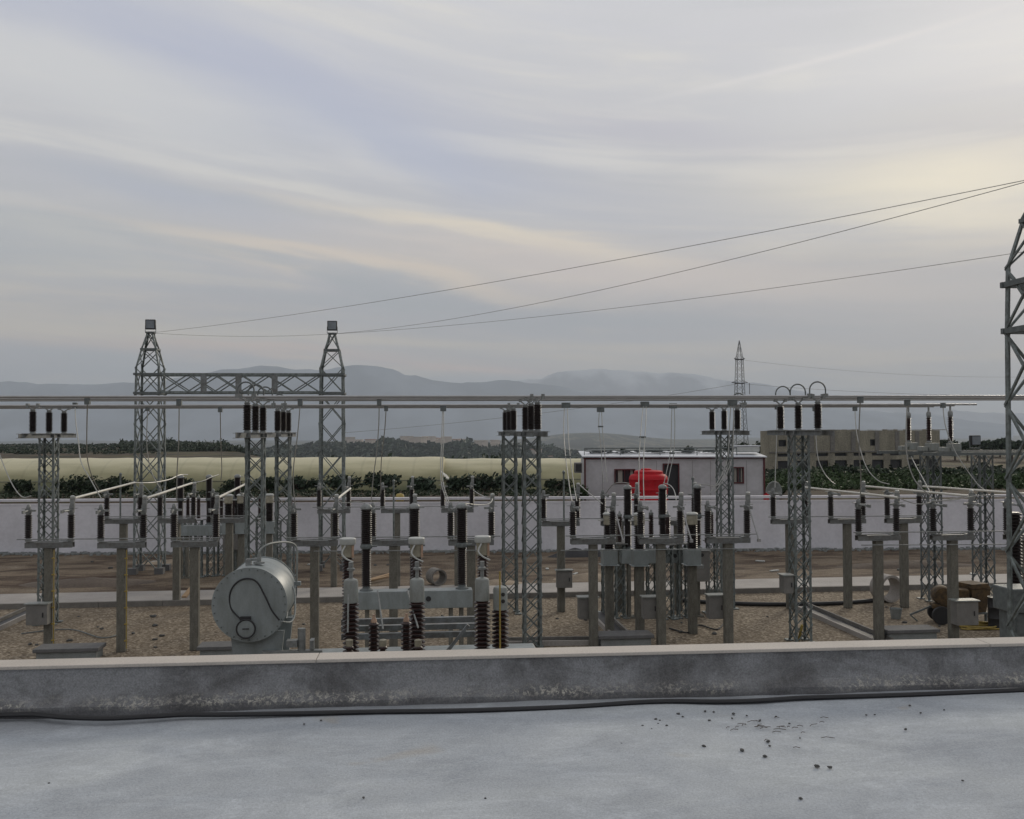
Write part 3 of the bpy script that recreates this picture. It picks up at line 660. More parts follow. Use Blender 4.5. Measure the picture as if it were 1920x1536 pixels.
# ------------------------------------------------------------------ disconnectors
DG = 'disconnector poles in rows'
def disconnector(earth=False, conduit=False, hcol=2.66, cw=.22):
    t = empty('disconnector', (0, 0, 0)); tag(t, None, 'disconnector')
    MB().box((0, 0, hcol / 2), (cw, cw, hcol)).build('concrete_post', M['concrete_post'], t, bevel=.02)
    b = MB(); z0 = hcol
    b.box((0, -.09, z0 + .072), (1.18, .012, .14)).box((0, .09, z0 + .072), (1.18, .012, .14)).box((0, 0, z0 + .139), (1.18, .172, .01)).box((-.45, 0, z0 + .154), (.2, .22, .02)).box((.45, 0, z0 + .154), (.2, .22, .02))
    b.box((0, 0, z0 + .008), (.4, .3, .014)); b.build('base_beam', M['channel'], t)
    zi = z0 + .20
    for s in (-1, 1):
        MB().lathe([(.06, z0 + .164), (.085, z0 + .17), (.085, z0 + .199), (.05, z0 + .2)], (s * .53, 0, 0), 10).build('bearing', M['cap'], t)
        i = insulator(t, s * .53, 0, zi, .60, 11)
        zt = zi + .70
        h = MB().box((s * .53, 0, zt + .05), (.13, .13, .10)).lathe([(.05, zt + .10), (.055, zt + .14), (.045, zt + .19), (.03, zt + .22)], (s * .53, 0, 0), 10)
        if s > 0: MB().lathe([(.052, zt + .36), (.06, zt + .37), (.06, zt + .42), (.03, zt + .44)], (s * .53 + .03, 0, 0), 10).build('terminal_cap', M['white'], i); h.box((s * .53 + .03, 0, zt + .24), (.10, .10, .23))
        h.box((s * .53 - s * .11, -.02, zt + .06), (.16, .07, .05)).box((s * .53 + s * .10, 0, zt + .11), (.10, .12, .015)).build('terminal_head', M['cap'], i)
        a = MB().tube([(s * .53, -.05, zt + .06), (s * .53 - s * .05, -.42, zt + .06)], .026, 8)
        a.box((s * .53 - s * .06, -.50, zt + .06), (.035, .16, .08)).build('contact_arm', M['cap'], i)
    MB().tube([(-.53, -.14, z0 + .17), (.53, .14, z0 + .17)], .016, 6).build('link_rod', M['cap'], t)
    if earth:
        e = MB().tube([(.56, -.1, zi + .72), (.72, -.35, z0 + .12)], .022, 8); e.box((.72, -.36, z0 + .10), (.08, .08, .08)).build('earthing_arm', M['alu'], t)
    if conduit:
        c = MB().tube([(cw / 2 + .035, -cw / 2, .1), (cw / 2 + .035, -cw / 2, hcol - .05)], .013, 8)
        for k in range(6): c.box((cw / 2 + .02, -cw / 2, .3 + k * .42), (.07, .06, .03))
        c.build('conduit', M['yellow'], t)
    return t
proto_d = disconnector()
proto_e = disconnector(earth=True)
proto_c = disconnector(conduit=True)
used = set()
def place(pr, loc, label, group=DG):
    if pr.name not in used:
        used.add(pr.name); pr.location = loc; pr['label'] = label; pr['group'] = group; return pr
    return copy_tree(pr, loc, label, group)
def rods(px_a, px_b, py, z_, label, dz=0):
    a, b_ = G(px_a, py), G(px_b, py)
    tag(MB().tube([(a.x, a.y - .16, z_), (b_.x, b_.y - .16, z_)], .017, 6).build('linkage_rod', M['cap']), label, 'linkage rod', 'long rods linking switch poles')
# near rows  (pixel column, base line)
def row(pr, items, gname, rodlabel):
    pts = []
    for px, py, lb in items:
        p = G(px, py); pts.append(p); place(pr, (p.x, p.y, 0), lb, gname)
    a, b_ = pts[0], pts[-1]
    e = Vector((.75, 0, 0))
    tag(MB().tube([a - e + Vector((0, -.17, 2.90)), b_ + e + Vector((0, -.17, 2.90))], .015, 6).build('linkage_rod', M['cap']), rodlabel, 'linkage rod', 'long rods linking the disconnector poles')
row(proto_c, [(92, 1221, 'disconnector on a concrete post in front of the leftmost lattice tower'), (228, 1222, 'disconnector on the second near concrete post from the left, yellow conduit up its side'), (365, 1219, 'disconnector on the concrete post just left of the grey oil tank')], DG, 'thin rod linking the three near disconnectors at the left')
row(proto_d, [(590, 1217, 'disconnector on a concrete post just right of the grey oil tank'), (738, 1216, 'disconnector behind the middle pole of the near circuit breaker'), (884, 1215, 'disconnector behind the right pole of the near circuit breaker')], DG, 'thin rod linking the disconnectors behind the near circuit breaker')
row(proto_e, [(1113, 1212, 'disconnector with a slanting earthing arm on the post left of the middle pit cover'), (1240, 1211, 'disconnector with a slanting earthing arm on the post right of the middle pit cover'), (1366, 1209, 'disconnector with earthing arm in front of the red and white cabin window')], DG, 'thin rod linking the three disconnectors with earthing arms')
row(proto_d, [(1648, 1201, 'disconnector on the near concrete post beside the right-hand pit cover'), (1788, 1200, 'disconnector on the post that carries a grey box near the right edge'), (1926, 1199, 'disconnector half hidden by the tall gantry at the right edge')], DG, 'thin rod linking the near disconnectors at the right')
# back rows
row(proto_d, [(231, 1135, 'disconnector in the back row, left of the two leftmost gantry legs'), (331, 1134, 'disconnector in the back row just right of the left gantry tower'), (430, 1133, 'back-row disconnector behind the left part of the oil tank')], DG, 'thin rod linking the back-row disconnectors at the left')
row(proto_d, [(626, 1100, 'far disconnector in front of the right gantry tower'), (745, 1099, 'far disconnector left of the middle breaker pole'), (858, 1098, 'far disconnector left of the tall double tower')], DG, 'thin rod linking the far disconnectors in the middle')
row(proto_d, [(1052, 1147, 'back-row disconnector whose post carries a grey box, right of the double tower'), (1163, 1146, 'back-row disconnector in front of the cabin window and the red tank'), (1272, 1145, 'back-row disconnector in front of the cabin door')], DG, 'thin rod linking the back-row disconnectors in front of the cabin')
row(proto_d, [(1482, 1141, 'back-row disconnector behind the near lattice tower at the right'), (1590, 1140, 'back-row disconnector standing left of the concrete drum'), (1696, 1139, 'back-row disconnector standing right of the concrete drum')], DG, 'thin rod linking the back-row disconnectors at the right')

for (xa, ya), (xb, yb), dz, lb in (((1050, 1212), (1428, 1207), 2.52, 'lower thin rod running below the beams with earthing arms'), ((1610, 1201), (1900, 1199), 2.56, 'lower thin rod below the near disconnector beams at the right'), ((590, 1217), (900, 1215), 2.55, 'lower thin rod behind the near circuit breaker')):
    a, b_ = G(xa, ya), G(xb, yb)
    tag(MB().tube([(a.x, a.y - .22, dz), (b_.x, b_.y - .22, dz)], .014, 6).build('linkage_rod', M['cap']), lb, 'linkage rod', 'long rods linking the disconnector poles')

# ------------------------------------------------------------------ lattice bus supports
YN, YF, PH = 25.4, 30.5, 1.27
ZN, ZF = H + .87, H + .80
def lattice(legsM, parent, w0, w1, z0, z1, panels, leg, br, name_leg='leg', mdark=None, xbrace=True, feet=True):
    cs = [(-1, -1), (1, -1), (1, 1), (-1, 1)]
    for sx, sy in cs:
        m = MB().angle((sx * w0 / 2, sy * w0 / 2, z0), (sx * w1 / 2, sy * w1 / 2, z1), leg, leg * .22, -sx, -sy)
        if feet and z0 < .1: m.box((sx * w0 / 2, sy * w0 / 2, .02), (.2, .2, .03))
        m.build(name_leg, legsM, parent)
    b = MB()
    for k in range(panels):
        t0, t1 = k / panels, (k + 1) / panels; za, zb = z0 + (z1 - z0) * t0, z0 + (z1 - z0) * t1
        wa, wb = w0 + (w1 - w0) * t0, w0 + (w1 - w0) * t1
        for i in range(4):
            a0, a1 = cs[i], cs[(i + 1) % 4]
            A = Vector((a0[0] * wa / 2, a0[1] * wa / 2, za)); B = Vector((a1[0] * wb / 2, a1[1] * wb / 2, zb))
            A2 = Vector((a1[0] * wa / 2, a1[1] * wa / 2, za)); B2 = Vector((a0[0] * wb / 2, a0[1] * wb / 2, zb))
            n = Vector(((a0[0] + a1[0]) / 2, (a0[1] + a1[1]) / 2, 0))
            b.bar(A + n * .004, B + n * .004, br, br)
            if xbrace: b.bar(A2 + n * -.012, B2 + n * -.012, br, br)
    b.build('bracing', mdark or legsM, parent)
def bus_support(ztop, zbus, hins):
    t = empty('bus_support', (0, 0, 0)); tag(t, None, 'lattice tower')
    lattice(M['steel'], t, .46, .44, .02, ztop - .12, 12, .06, .026)
    b = MB()
    for s in (-1, 1): b.box((s * .17, 0, ztop - .06), (.012, 3.7, .11)).box((s * .20, 0, ztop - .002), (.075, 3.7, .009)).box((s * .20, 0, ztop - .118), (.075, 3.7, .009))
    for y in (-1.27, 0, 1.27): b.box((0, y, ztop + .008), (.5, .3, .012))
    for y in (-.27, .27): b.box((0, y, ztop - .06), (.5, .06, .1))
    b.build('platform_beam', M['channel'], t)
    for y in (-PH, 0, PH):
        i = insulator(t, 0, y, ztop + .015, hins - .03, 15, .074, .105)
        zc = ztop + .015 + hins + .07
        c = MB().bar((0, y, zc), (-.14, y, zbus - .03), .03).bar((0, y, zc), (.14, y, zbus - .03), .03).box((0, y, zc), (.1, .1, .03))
        c.box((-.14, y, zbus), (.07, .13, .12)).box((.14, y, zbus), (.07, .13, .12)).build('tube_clamp', M['cap'], i)
    return t
TG = 'lattice towers carrying the busbars'
pn = bus_support(H, ZN, .64); pf = bus_support(H, ZF, .60)
def tower(pr, px, Y, lb, box=None):
    p = PZ(px, Y, H); t = place(pr, (p.x, Y, 0), lb, TG); return t
tower(pn, 479, YN, 'near lattice tower with three dark insulators, rising behind the grey oil tank')
tD = tower(pn, 996, YN, 'tall near lattice tower carrying six insulators with its twin, centre of the yard')
tF = tower(pn, 1497, YN, 'near lattice tower with three looped jumpers on top, in front of the stone building')
tower(pf, 92, YF, 'lattice tower with three dark insulators nearest the left edge')
tower(pf, 531, YF, 'slim far lattice tower just right of the one behind the oil tank')
tower(pf, 955, YF, 'slimmer far twin of the central lattice tower')
tower(pf, 1358, YF, 'far lattice tower in front of the cabin and the distant pylon')
def cabinet(parent, c, d_, m='cabinet', name='control_box'):
    b = MB().box(c, d_).build(name, M[m], parent, bevel=.012)
    MB().box((c[0], c[1], c[2] + d_[2] / 2 + .0185), (d_[0] + .07, d_[1] + .07, .03)).build('lid', M['grey_paint_light'], b)
    MB().box((c[0] + d_[0] * .3, c[1] - d_[1] / 2 - .012, c[2]), (.025, .018, .12)).build('handle', M['dark'], b)
cabinet(tF, (-.42, -.1, 1.55), (.26, .34, .46))
def byloc(px, py):
    p = G(px, py); best = None
    for o in C.objects:
        if o.name.startswith('disconnector') and o.parent is None:
            d_ = (Vector((o.location.x, o.location.y)) - Vector((p.x, p.y))).length
            if best is None or d_ < best[0]: best = (d_, o)
    return best[1]
for c_ in kids(byloc(365, 1219)):
    if c_.name.startswith('conduit'): bpy.data.objects.remove(c_)
cabinet(byloc(92, 1221), (-.18, -.26, 1.0), (.52, .26, .52))
cabinet(byloc(1052, 1147), (.06, -.26, 1.05), (.48, .24, .52))
cabinet(byloc(1113, 1212), (-.10, .30, .95), (.50, .3, .55))
cabinet(byloc(1240, 1211), (-.24, .28, .95), (.38, .3, .55))
cabinet(byloc(1366, 1209), (-.26, .28, .95), (.42, .3, .6))
cabinet(byloc(1788, 1200), (.14, -.3, .78), (.60, .32, .62))

# ------------------------------------------------------------------ busbars
XL, XR = -30, 34
labs = [('nearest', 'middle', 'farthest'), ('nearest', 'middle', 'farthest')]
xe = PZ(1790, YF, H).x
for q, (Y0, zb, XE) in enumerate(((YN, ZN, XR), (YF, ZF, xe))):
    for k in (-1, 0, 1):
        Y = Y0 + k * PH
        lab = '%s tube of the %s busbar running across the whole yard' % (labs[q][k + 1], ('near', 'far')[q])
        tag(MB().tube([(XL, Y, zb), (XE, Y, zb)], .029, 12).build('busbar_tube', M['alu']), lab, 'busbar', 'aluminium busbar tubes')
# looped jumpers above the near towers
def loop(px, Y, zb, r, lb):
    p = PZ(px, Y, zb); t = empty('looped_jumper', p, lb, 'jumper', 'looped jumpers bridging the busbar ends')
    pts = [Vector((-r, 0, .02)), Vector((-r, 0, .16))] + [Vector((-r * math.cos(a), 0, .16 + r * math.sin(a))) for a in [math.pi * i / 12 for i in range(1, 12)]] + [Vector((r, 0, .16)), Vector((r, 0, .02))]
    MB().tube(pts, .019, 8).build('loop', M['steel_dark'], t)
    for s in (-1, 1): MB().box((s * r, 0, .02), (.11, .09, .10)).build('clamp', M['cap'], t)
for px, k, lb in ((1468, 1, 'left'), (1496, 0, 'middle'), (1533, -1, 'right')): loop(px, YN + k * PH, ZN, .21, '%s of the three looped jumpers above the tower at the right' % lb)
for px, k, lb in ((461, -1, 'left'), (480, 0, 'middle'), (497, 1, 'right')): loop(px, YN + k * PH, ZN, .19, '%s looped jumper above the near tower behind the oil tank' % lb)
loop(1385, YF - PH, ZF, .19, 'looped jumper above the far tower in front of the cabin')
loop(524, YF - PH, ZF, .16, 'flat looped jumper above the slim far tower at the left')

# ------------------------------------------------------------------ droppers
DR = 'dropper wires hanging from the busbars'
def dropper(name_lb, pts, d0, d1, dbl=0, r=.014, spacers=()):
    n = len(pts); W = []
    for i, (px, py) in enumerate(pts):
        t = i / (n - 1); W.append(P(px, py, d0 + (d1 - d0) * t))
    t = empty('dropper_wire', W[0], name_lb, 'dropper wire', DR)
    o = W[0]
    offs = [(-dbl / 2), dbl / 2] if dbl else [0]
    sp_ = spline(W)
    for f in offs:
        pp = []
        for i, p in enumerate(sp_):
            s = min(1, i / (len(sp_) * .12 + 1)); pp.append(p - o + Vector((f * (.6 + .4 * s), 0, 0)))
        MB().tube(pp, r, 6).build('conductor', M['dropper'], t)
    MB().box((0, 0, .03), (.12 + dbl, .12, .16)).build('clamp', M['steel_dark'], t)
    for s in spacers:
        p = sp_[int(s * (len(sp_) - 1))] - o; MB().box(p, (dbl + .06, .04, .05)).build('spacer', M['steel_dark'], t)
dn, df = YN, YF
def dd(px, Y): u = (px - 960) / FPX; return Y / (math.cos(YAW) - u * math.sin(YAW))
drops = [
 ('thin dropper wire at the left edge curving to the first insulator', [(-25, 765), (-8, 830), (8, 875), (25, 912), (42, 932), (58, 930)], dd(0, YF - PH), 25.4, 0, ()),
 ('dropper wire hanging just right of the leftmost lattice tower', [(141, 762), (142, 790), (147, 828), (152, 866), (168, 896), (190, 935)], dd(140, YF), 26, 0, ()),
 ('second dropper wire right of the leftmost lattice tower', [(164, 755), (163, 800), (163, 850), (168, 880), (178, 905), (190, 925)], dd(160, YN), 31, 0, ()),
 ('dropper wire hanging in front of the left gantry tower', [(277, 768), (275, 830), (280, 870), (288, 895), (300, 915)], dd(280, YF + PH), 31, 0, ()),
 ('straight dropper wire just right of the left gantry tower', [(336, 757), (335, 830), (332, 885), (331, 938)], dd(336, YN), 25.5, 0, ()),
 ('straight dropper wire left of the near tower behind the oil tank', [(413, 770), (414, 830), (416, 880), (414, 900)], dd(413, YF), 37, 0, ()),
 ('dropper wire right of the slim far tower at the left', [(563, 757), (558, 815), (551, 870), (550, 910), (553, 945)], dd(560, YN), 25.5, 0, ()),
 ('left of the two dropper wires right of the right gantry tower', [(711, 757), (710, 800), (706, 850), (700, 895), (696, 940)], dd(711, YN + PH), 27, 0, ()),
 ('right of the two dropper wires right of the right gantry tower', [(724, 768), (721, 810), (716, 850), (714, 890), (714, 925)], dd(724, YF), 35, 0, ()),
 ('paired dropper wire in front of the notch in the greenhouse', [(831, 768), (830, 820), (828, 870), (829, 905), (836, 930), (841, 945)], dd(831, YF - PH), 26.5, .05, ()),
 ('twin dropper wire just right of the central double tower', [(1061, 762), (1061, 810), (1064, 850), (1069, 890), (1074, 925), (1077, 940)], dd(1061, YF - PH), 26, .13, (.46,)),
 ('twin dropper wire at the left end of the cabin', [(1126, 770), (1126, 800), (1130, 840), (1132, 870), (1135, 905)], dd(1126, YF + PH), 31, .11, (.25,)),
 ('twin dropper wire hanging in front of the red tank', [(1209, 760), (1206, 805), (1203, 850), (1202, 900), (1203, 938)], dd(1209, YF - PH), 26, .13, (.35,)),
 ('twin dropper wire right of the red tank', [(1262, 763), (1262, 810), (1260, 850), (1254, 880), (1248, 908)], dd(1262, YF), 30, .11, (.5,)),
 ('twin dropper wire running down behind the far tower by the cabin', [(1373, 757), (1371, 820), (1368, 860), (1355, 895), (1335, 925)], dd(1373, YN + PH), 26.5, .12, (.5,)),
 ('thin dropper wire left of the near tower at the right', [(1457, 765), (1456, 830), (1454, 880), (1453, 915)], dd(1457, YF), 30.5, 0, ()),
 ('curved dropper wire just right of the near tower at the right', [(1528, 768), (1530, 820), (1534, 860), (1545, 886), (1557, 901), (1566, 908)], dd(1528, YF), 30.3, 0, ()),
 ('straight dropper wire in front of the stone building', [(1613, 752), (1611, 800), (1611, 850), (1614, 890), (1613, 935)], dd(1613, YN - PH), 26.3, 0, ()),
 ('curved dropper wire in front of the stone building', [(1603, 768), (1606, 810), (1615, 850), (1628, 882), (1648, 902), (1668, 908)], dd(1603, YF + PH), 30, 0, ()),
 ('curved dropper wire left of the three far post insulators', [(1701, 757), (1699, 800), (1700, 850), (1708, 885), (1722, 910), (1745, 930)], dd(1701, YN), 26.2, 0, ()),
 ('long curved dropper wire ending at the right edge heads', [(1768, 762), (1773, 800), (1790, 845), (1812, 880), (1835, 910), (1852, 922)], dd(1768, YF - PH), 29.5, 0, ()),
 ('slanting dropper wire under the far post insulators', [(1708, 855), (1718, 875), (1732, 900), (1745, 925)], dd(1708, YF), 28, 0, ()),
]
for lb, pts, d0, d1, dbl, sps in drops: dropper(lb, pts, d0, d1, dbl, .013 if dbl else .0145, sps)

# pale horizontal tubes leaving the disconnector heads
TB = 'pale tubes leading back from the disconnectors'
def hl(pts, lb, r=.033):
    W = [P(*p) for p in pts]; tag(MB().tube(spline(W) if len(W) > 2 else W, r, 10).build('connector_tube', M['tube']), lb, 'connector tube', TB)
hl([(140, 934, 25.6), (252, 905, 33)], 'longest pale tube at the left, slanting in front of the left gantry tower')
hl([(275, 934, 25.7), (360, 906, 33)], 'second pale slanting tube from the left')
hl([(410, 933, 25.8), (460, 908, 33)], 'short pale slanting tube left of the near tower behind the oil tank')
hl([(629, 938, 26), (657, 916, 33.5)], 'short pale slanting tube in front of the right gantry tower')
hl([(1508, 914, 30.7), (1683, 933, 26)], 'lowest pale tube slanting from the near tower at the right')
hl([(1624, 912, 30.8), (1815, 930, 26)], 'pale tube slanting right from the white-capped head beside the near tower')
hl([(1731, 912, 30.8), (1935, 927, 26)], 'pale tube slanting to the right edge in front of the bushes')
def flex(pts, lb, r=.014, m='dropper'):
    W = [P(*p) for p in pts]; tag(MB().tube(spline(W), r, 6).build('jumper_wire', M[m]), lb, 'jumper wire', 'short flexible jumper wires between apparatus')
flex([(250, 905, 33), (285, 905, 34), (318, 899, 36), (336, 891, 37.5), (352, 890, 38)], 'yellowish jumper wire from the longest left tube to the far breaker', .02, 'tube')
flex([(362, 905, 33), (380, 902, 35), (398, 894, 37), (410, 890, 38)], 'jumper wire reaching the second pole of the far left breaker')
flex([(629, 938, 26), (645, 943, 25), (668, 941, 23.5), (684, 943, 22.3)], 'jumper wire joining the left pole of the near breaker')
flex([(888, 920, 33), (905, 930, 29), (922, 934, 26), (918, 944, 24), (900, 947, 23), (872, 944, 22)], 'curled jumper wire joining the right pole of the near breaker')
flex([(1136, 925, 31), (1150, 908, 30.5), (1168, 905, 30), (1180, 907, 29.7)], 'arched jumper wire at the left pole of the right breaker')
flex([(1244, 906, 29.6), (1256, 910, 29), (1264, 920, 28), (1268, 938, 26.5)], 'jumper wire at the middle pole of the right breaker')
flex([(1310, 908, 29.6), (1325, 909, 29.5), (1345, 910, 30), (1362, 880, 30.5), (1372, 850, 30.5)], 'jumper wire rising from the right pole of the right breaker')
flex([(1683, 933, 26), (1720, 945, 26.5), (1760, 940, 26.5), (1815, 930, 26)], 'sagging jumper wire between the near right heads')
flex([(1085, 908, 31), (1105, 925, 29), (1130, 945, 27.5)], 'slanting jumper wire left of the red tank')
flex([(1745, 940, 26.2), (1790, 937, 26), (1840, 929, 26), (1890, 931, 26)], 'long low jumper wire near the right gantry leg')

# ------------------------------------------------------------------ circuit breakers
def breaker(pitch, cabside=1, columns='post', nleg=(-1, 1), beamw=None):
    t = empty('circuit_breaker', (0, 0, 0)); tag(t, None, 'circuit breaker')
    zb = 2.03; bw = beamw or (2 * pitch + .45)
    MB().box((0, 0, zb - .20), (bw, .42, .40)).build('frame_beam', M['grey_paint'], t, bevel=.012)
    r = MB().lathe([(.06, -.01), (.06, .01)], (bw * .12, -.215, zb - .18), 14, '-Y')
    r.build('gauge', M['dark'], t)
    for s in nleg:
        l = MB()
        for q in (-.12, .12): l.box((s * bw * .36 + q, 0, (zb - .40) / 2), (.09, .26, zb - .402))
        l.box((s * bw * .36, 0, .02), (.5, .45, .04)).build('support_leg', M['concrete_post'], t)
    for k in (-1, 0, 1):
        x = k * pitch
        p = MB().lathe(ribs(.84, 18, .082, .112, zb + .10), (x, 0, 0), 16).lathe(ribs(.78, 17, .098, .130, zb + 1.05), (x, 0, 0), 16).build('pole', M['porcelain'], t, recalc=False)
        MB().lathe([(.15, zb), (.15, zb + .02), (.09, zb + .06), (.08, zb + .11)], (x, 0, 0), 14).build('flange', M['steel_dark'], p)
        MB().lathe([(.08, zb + .93), (.13, zb + .95), (.14, zb + 1.0), (.12, zb + 1.05), (.09, zb + 1.06)], (x, 0, 0), 14).box((x + .16, 0, zb + 1.0), (.16, .10, .03)).build('flange', M['steel_dark'], p)
        MB().lathe([(.09, zb + 1.82), (.13, zb + 1.84), (.13, zb + 1.89), (.10, zb + 1.93), (.04, zb + 1.96)], (x, 0, 0), 16).box((x + .15, 0, zb + 1.86), (.16, .10, .02)).build('cap', M['cap'], p)
    c = MB().box((cabside * bw * .36, -.42, zb - .46), (.62, .42, .9)).build('mechanism_cabinet', M['cabinet'], t, bevel=.012)
    cx_ = cabside * bw * .36
    MB().box((cx_, -.42, zb + .008), (.70, .50, .03)).build('lid', M['cap'], c)
    b = MB(); b.lathe([(.055, -.006), (.055, .012)], (cx_ - .16, -.634, zb - .17), 12, '-Y').lathe([(.055, -.006), (.055, .012)], (cx_ + .08, -.634, zb - .12), 12, '-Y'); b.build('dial', M['dark'], c)
    MB().box((cx_, -.636, zb - .45), (.26, .008, .14)).build('plate', M['cap'], c)
    return t
b1 = breaker(1.08, 1, beamw=2.62)
loc = P(777, 1110, 22.4); b1.location = (loc.x, loc.y, 0); tag(b1, 'nearest circuit breaker, three tall dark poles on a long grey beam behind the transformer bushings', None, 'circuit breakers')
loc = P(1243, 1031, 29.9); b2 = copy_tree(b1, (loc.x, loc.y, 0), 'circuit breaker with three dark poles in front of the red tank and cabin', 'circuit breakers')
loc = P(392, 985, 38.4); b3 = copy_tree(b1, (loc.x, loc.y, 0), 'farthest circuit breaker, behind the disconnectors at the left', 'circuit breakers')
# remove the front cabinet from the nearest one (its beam is bare in the picture)
for c_ in list(kids(b1)):
    if c_.name.startswith('mechanism'):
        for s in list(kids(c_)): bpy.data.objects.remove(s)
        bpy.data.objects.remove(c_)

# ------------------------------------------------------------------ instrument transformers
def instrument():
    t = empty('current_transformer', (0, 0, 0)); tag(t, None, 'current transformer')
    MB().box((0, 0, .95), (.22, .22, 1.9)).build('concrete_post', M['concrete_post'], t, bevel=.015)
    MB().box((0, 0, 2.12), (.40, .40, .42)).box((0, 0, 1.905), (.5, .5, .018)).build('base_tank', M['grey_paint'], t, bevel=.02)
    MB().lathe(ribs(.66, 12, .11, .155, 2.34), (0, 0, 0), 18).build('porcelain_body', M['porcelain'], t, recalc=False)
    MB().lathe([(.12, 3.0), (.155, 3.02), (.155, 3.25), (.14, 3.28)], (0, 0, 0), 18).build('head', M['cream'], t)
    MB().lathe([(.17, 3.282), (.17, 3.32), (.12, 3.35)], (0, 0, 0), 18).box((.22, 0, 3.14), (.16, .08, .03)).box((-.22, 0, 3.14), (.16, .08, .03)).build('cap', M['white'], t)
    return t
it = instrument()
CG = 'instrument transformers on concrete posts'
for i, (px, py, lb) in enumerate([(1143, 1188, 'instrument transformer with a cream head, left of the right breaker'), (1200, 1190, 'instrument transformer with a cream head in front of the red tank'), (1299, 1188, 'instrument transformer with a cream head at the right breaker cabinet'),
                                  (428, 1098, 'distant instrument transformer left of the near tower behind the oil tank'), (452, 1097, 'distant instrument transformer hidden behind the near tower legs'), (505, 1096, 'distant instrument transformer seen between the two left towers')]):
    p = G(px, py); place(it, (p.x, p.y, 0), lb, CG)
def arrester():
    t = empty('surge_arrester', (0, 0, 0)); tag(t, None, 'surge arrester')
    lattice(M['steel'], t, .3, .28, .02, 2.2, 5, .045, .02)
    MB().box((0, 0, 2.22), (.42, .42, .03)).build('base_plate', M['channel'], t)
    MB().lathe(ribs(.75, 14, .055, .085, 2.28), (0, 0, 0), 14).build('porcelain_body', M['porcelain_red'], t, recalc=False)
    MB().lathe([(.07, 3.03), (.075, 3.1), (.04, 3.13), (.02, 3.2)], (0, 0, 0), 12).build('cap', M['cap'], t)
    return t
ar = arrester()
for px, py, lb in [(1163, 1158, 'surge arrester on a lattice stand left of the right breaker'), (1280, 1158, 'surge arrester on a lattice stand behind the breaker cabinet'), (1253, 1160, 'surge arrester on a lattice stand right of the red tank'),
                   (372, 1082, 'far surge arrester among the leftmost breaker poles'), (437, 1082, 'far surge arrester right of the leftmost breaker'), (395, 1080, 'far surge arrester between the leftmost breaker poles'), (520, 1084, 'far surge arrester behind the slim far tower at the left'), (352, 1080, 'leftmost of the far surge arresters'), (415, 1079, 'far surge arrester just left of the near tower behind the oil tank'), (446, 1078, 'far surge arrester half hidden by the tower behind the oil tank'), (487, 1080, 'far surge arrester seen between the legs of the tower behind the oil tank'), (545, 1080, 'far surge arrester just right of the slim far tower at the left'), (1138, 1150, 'surge arrester beside the left end of the cabin'), (1222, 1152, 'surge arrester standing right in front of the red tank'), (1335, 1150, 'surge arrester just left of the far tower by the cabin')]:
    p = G(px, py); place(ar, (p.x, p.y, 0), lb, 'surge arresters on lattice stands')

# ------------------------------------------------------------------ far post insulators on a raised beam (right)
t = empty('insulator_platform', PZ(1745, YF, 0) , 'raised steel platform with three post insulators at the end of the far busbar', 'insulator platform')
ox = t.location.copy()
for px in (1748, 1845):
    q = MB(); p = PZ(px, YF + .6, 0) - ox
    cl = empty('lattice_column', p); cl.parent = t
    lattice(M['steel_dark'], cl, .52, .5, .02, 4.8, 8, .06, .026)
b = MB(); a_, b_ = PZ(1690, YF, 0) - ox, PZ(2000, YF, 0) - ox
for dy in (-1.5, 0, 1.5): b.box(((a_.x + b_.x) / 2, dy, 4.86), (b_.x - a_.x, .12, .10))
b.box((PZ(1745, YF, 0).x - ox.x, 0, 4.80), (.15, 3.4, .018)).build('beam', M['steel_dark'], t)
for k, px in ((1, 1708), (0, 1746), (-1, 1787)):
    p = PZ(px, YF + k * PH, 0) - ox
    bb = MB().box((p.x + .1, p.y, 5.06), (.34, .3, .24)).box((p.x - .22, p.y, 5.0), (.2, .3, .14)).build('junction_box', M['grey_paint_light'], t, bevel=.01)
    i = insulator(t, p.x, p.y, 5.2, .76, 14, .05, .085, m='porcelain_red')
    MB().lathe([(.05, 6.06), (.075, 6.07), (.075, 6.16), (.05, 6.2), (.03, 6.22), (.03, ZF)], (p.x, p.y, 0), 12).build('terminal_head', M['cap'], i)
def floodlight(parent, c, s, rz=0, tilt=True):
    f = MB().box((c[0], c[1], c[2]), (s, .16, s), rz).build('floodlight', M['dark'], parent, bevel=.02)
    MB().box((c[0], c[1] - .088, c[2]), (s * .82, .012, s * .8), rz).build('lens', M['lens'], f)
    MB().bar((c[0] - s * .52, c[1], c[2] - s * .1), (c[0] - s * .52, c[1], c[2] - s * .75), .02).bar((c[0] + s * .52, c[1], c[2] - s * .1), (c[0] + s * .52, c[1], c[2] - s * .75), .02).box((c[0], c[1], c[2] - s * .75), (s * 1.06, .05, .03)).build('bracket', M['steel'], f)
p = PZ(1829, YF, 0) - ox; floodlight(t, (p.x, -.1, 5.26), .33)

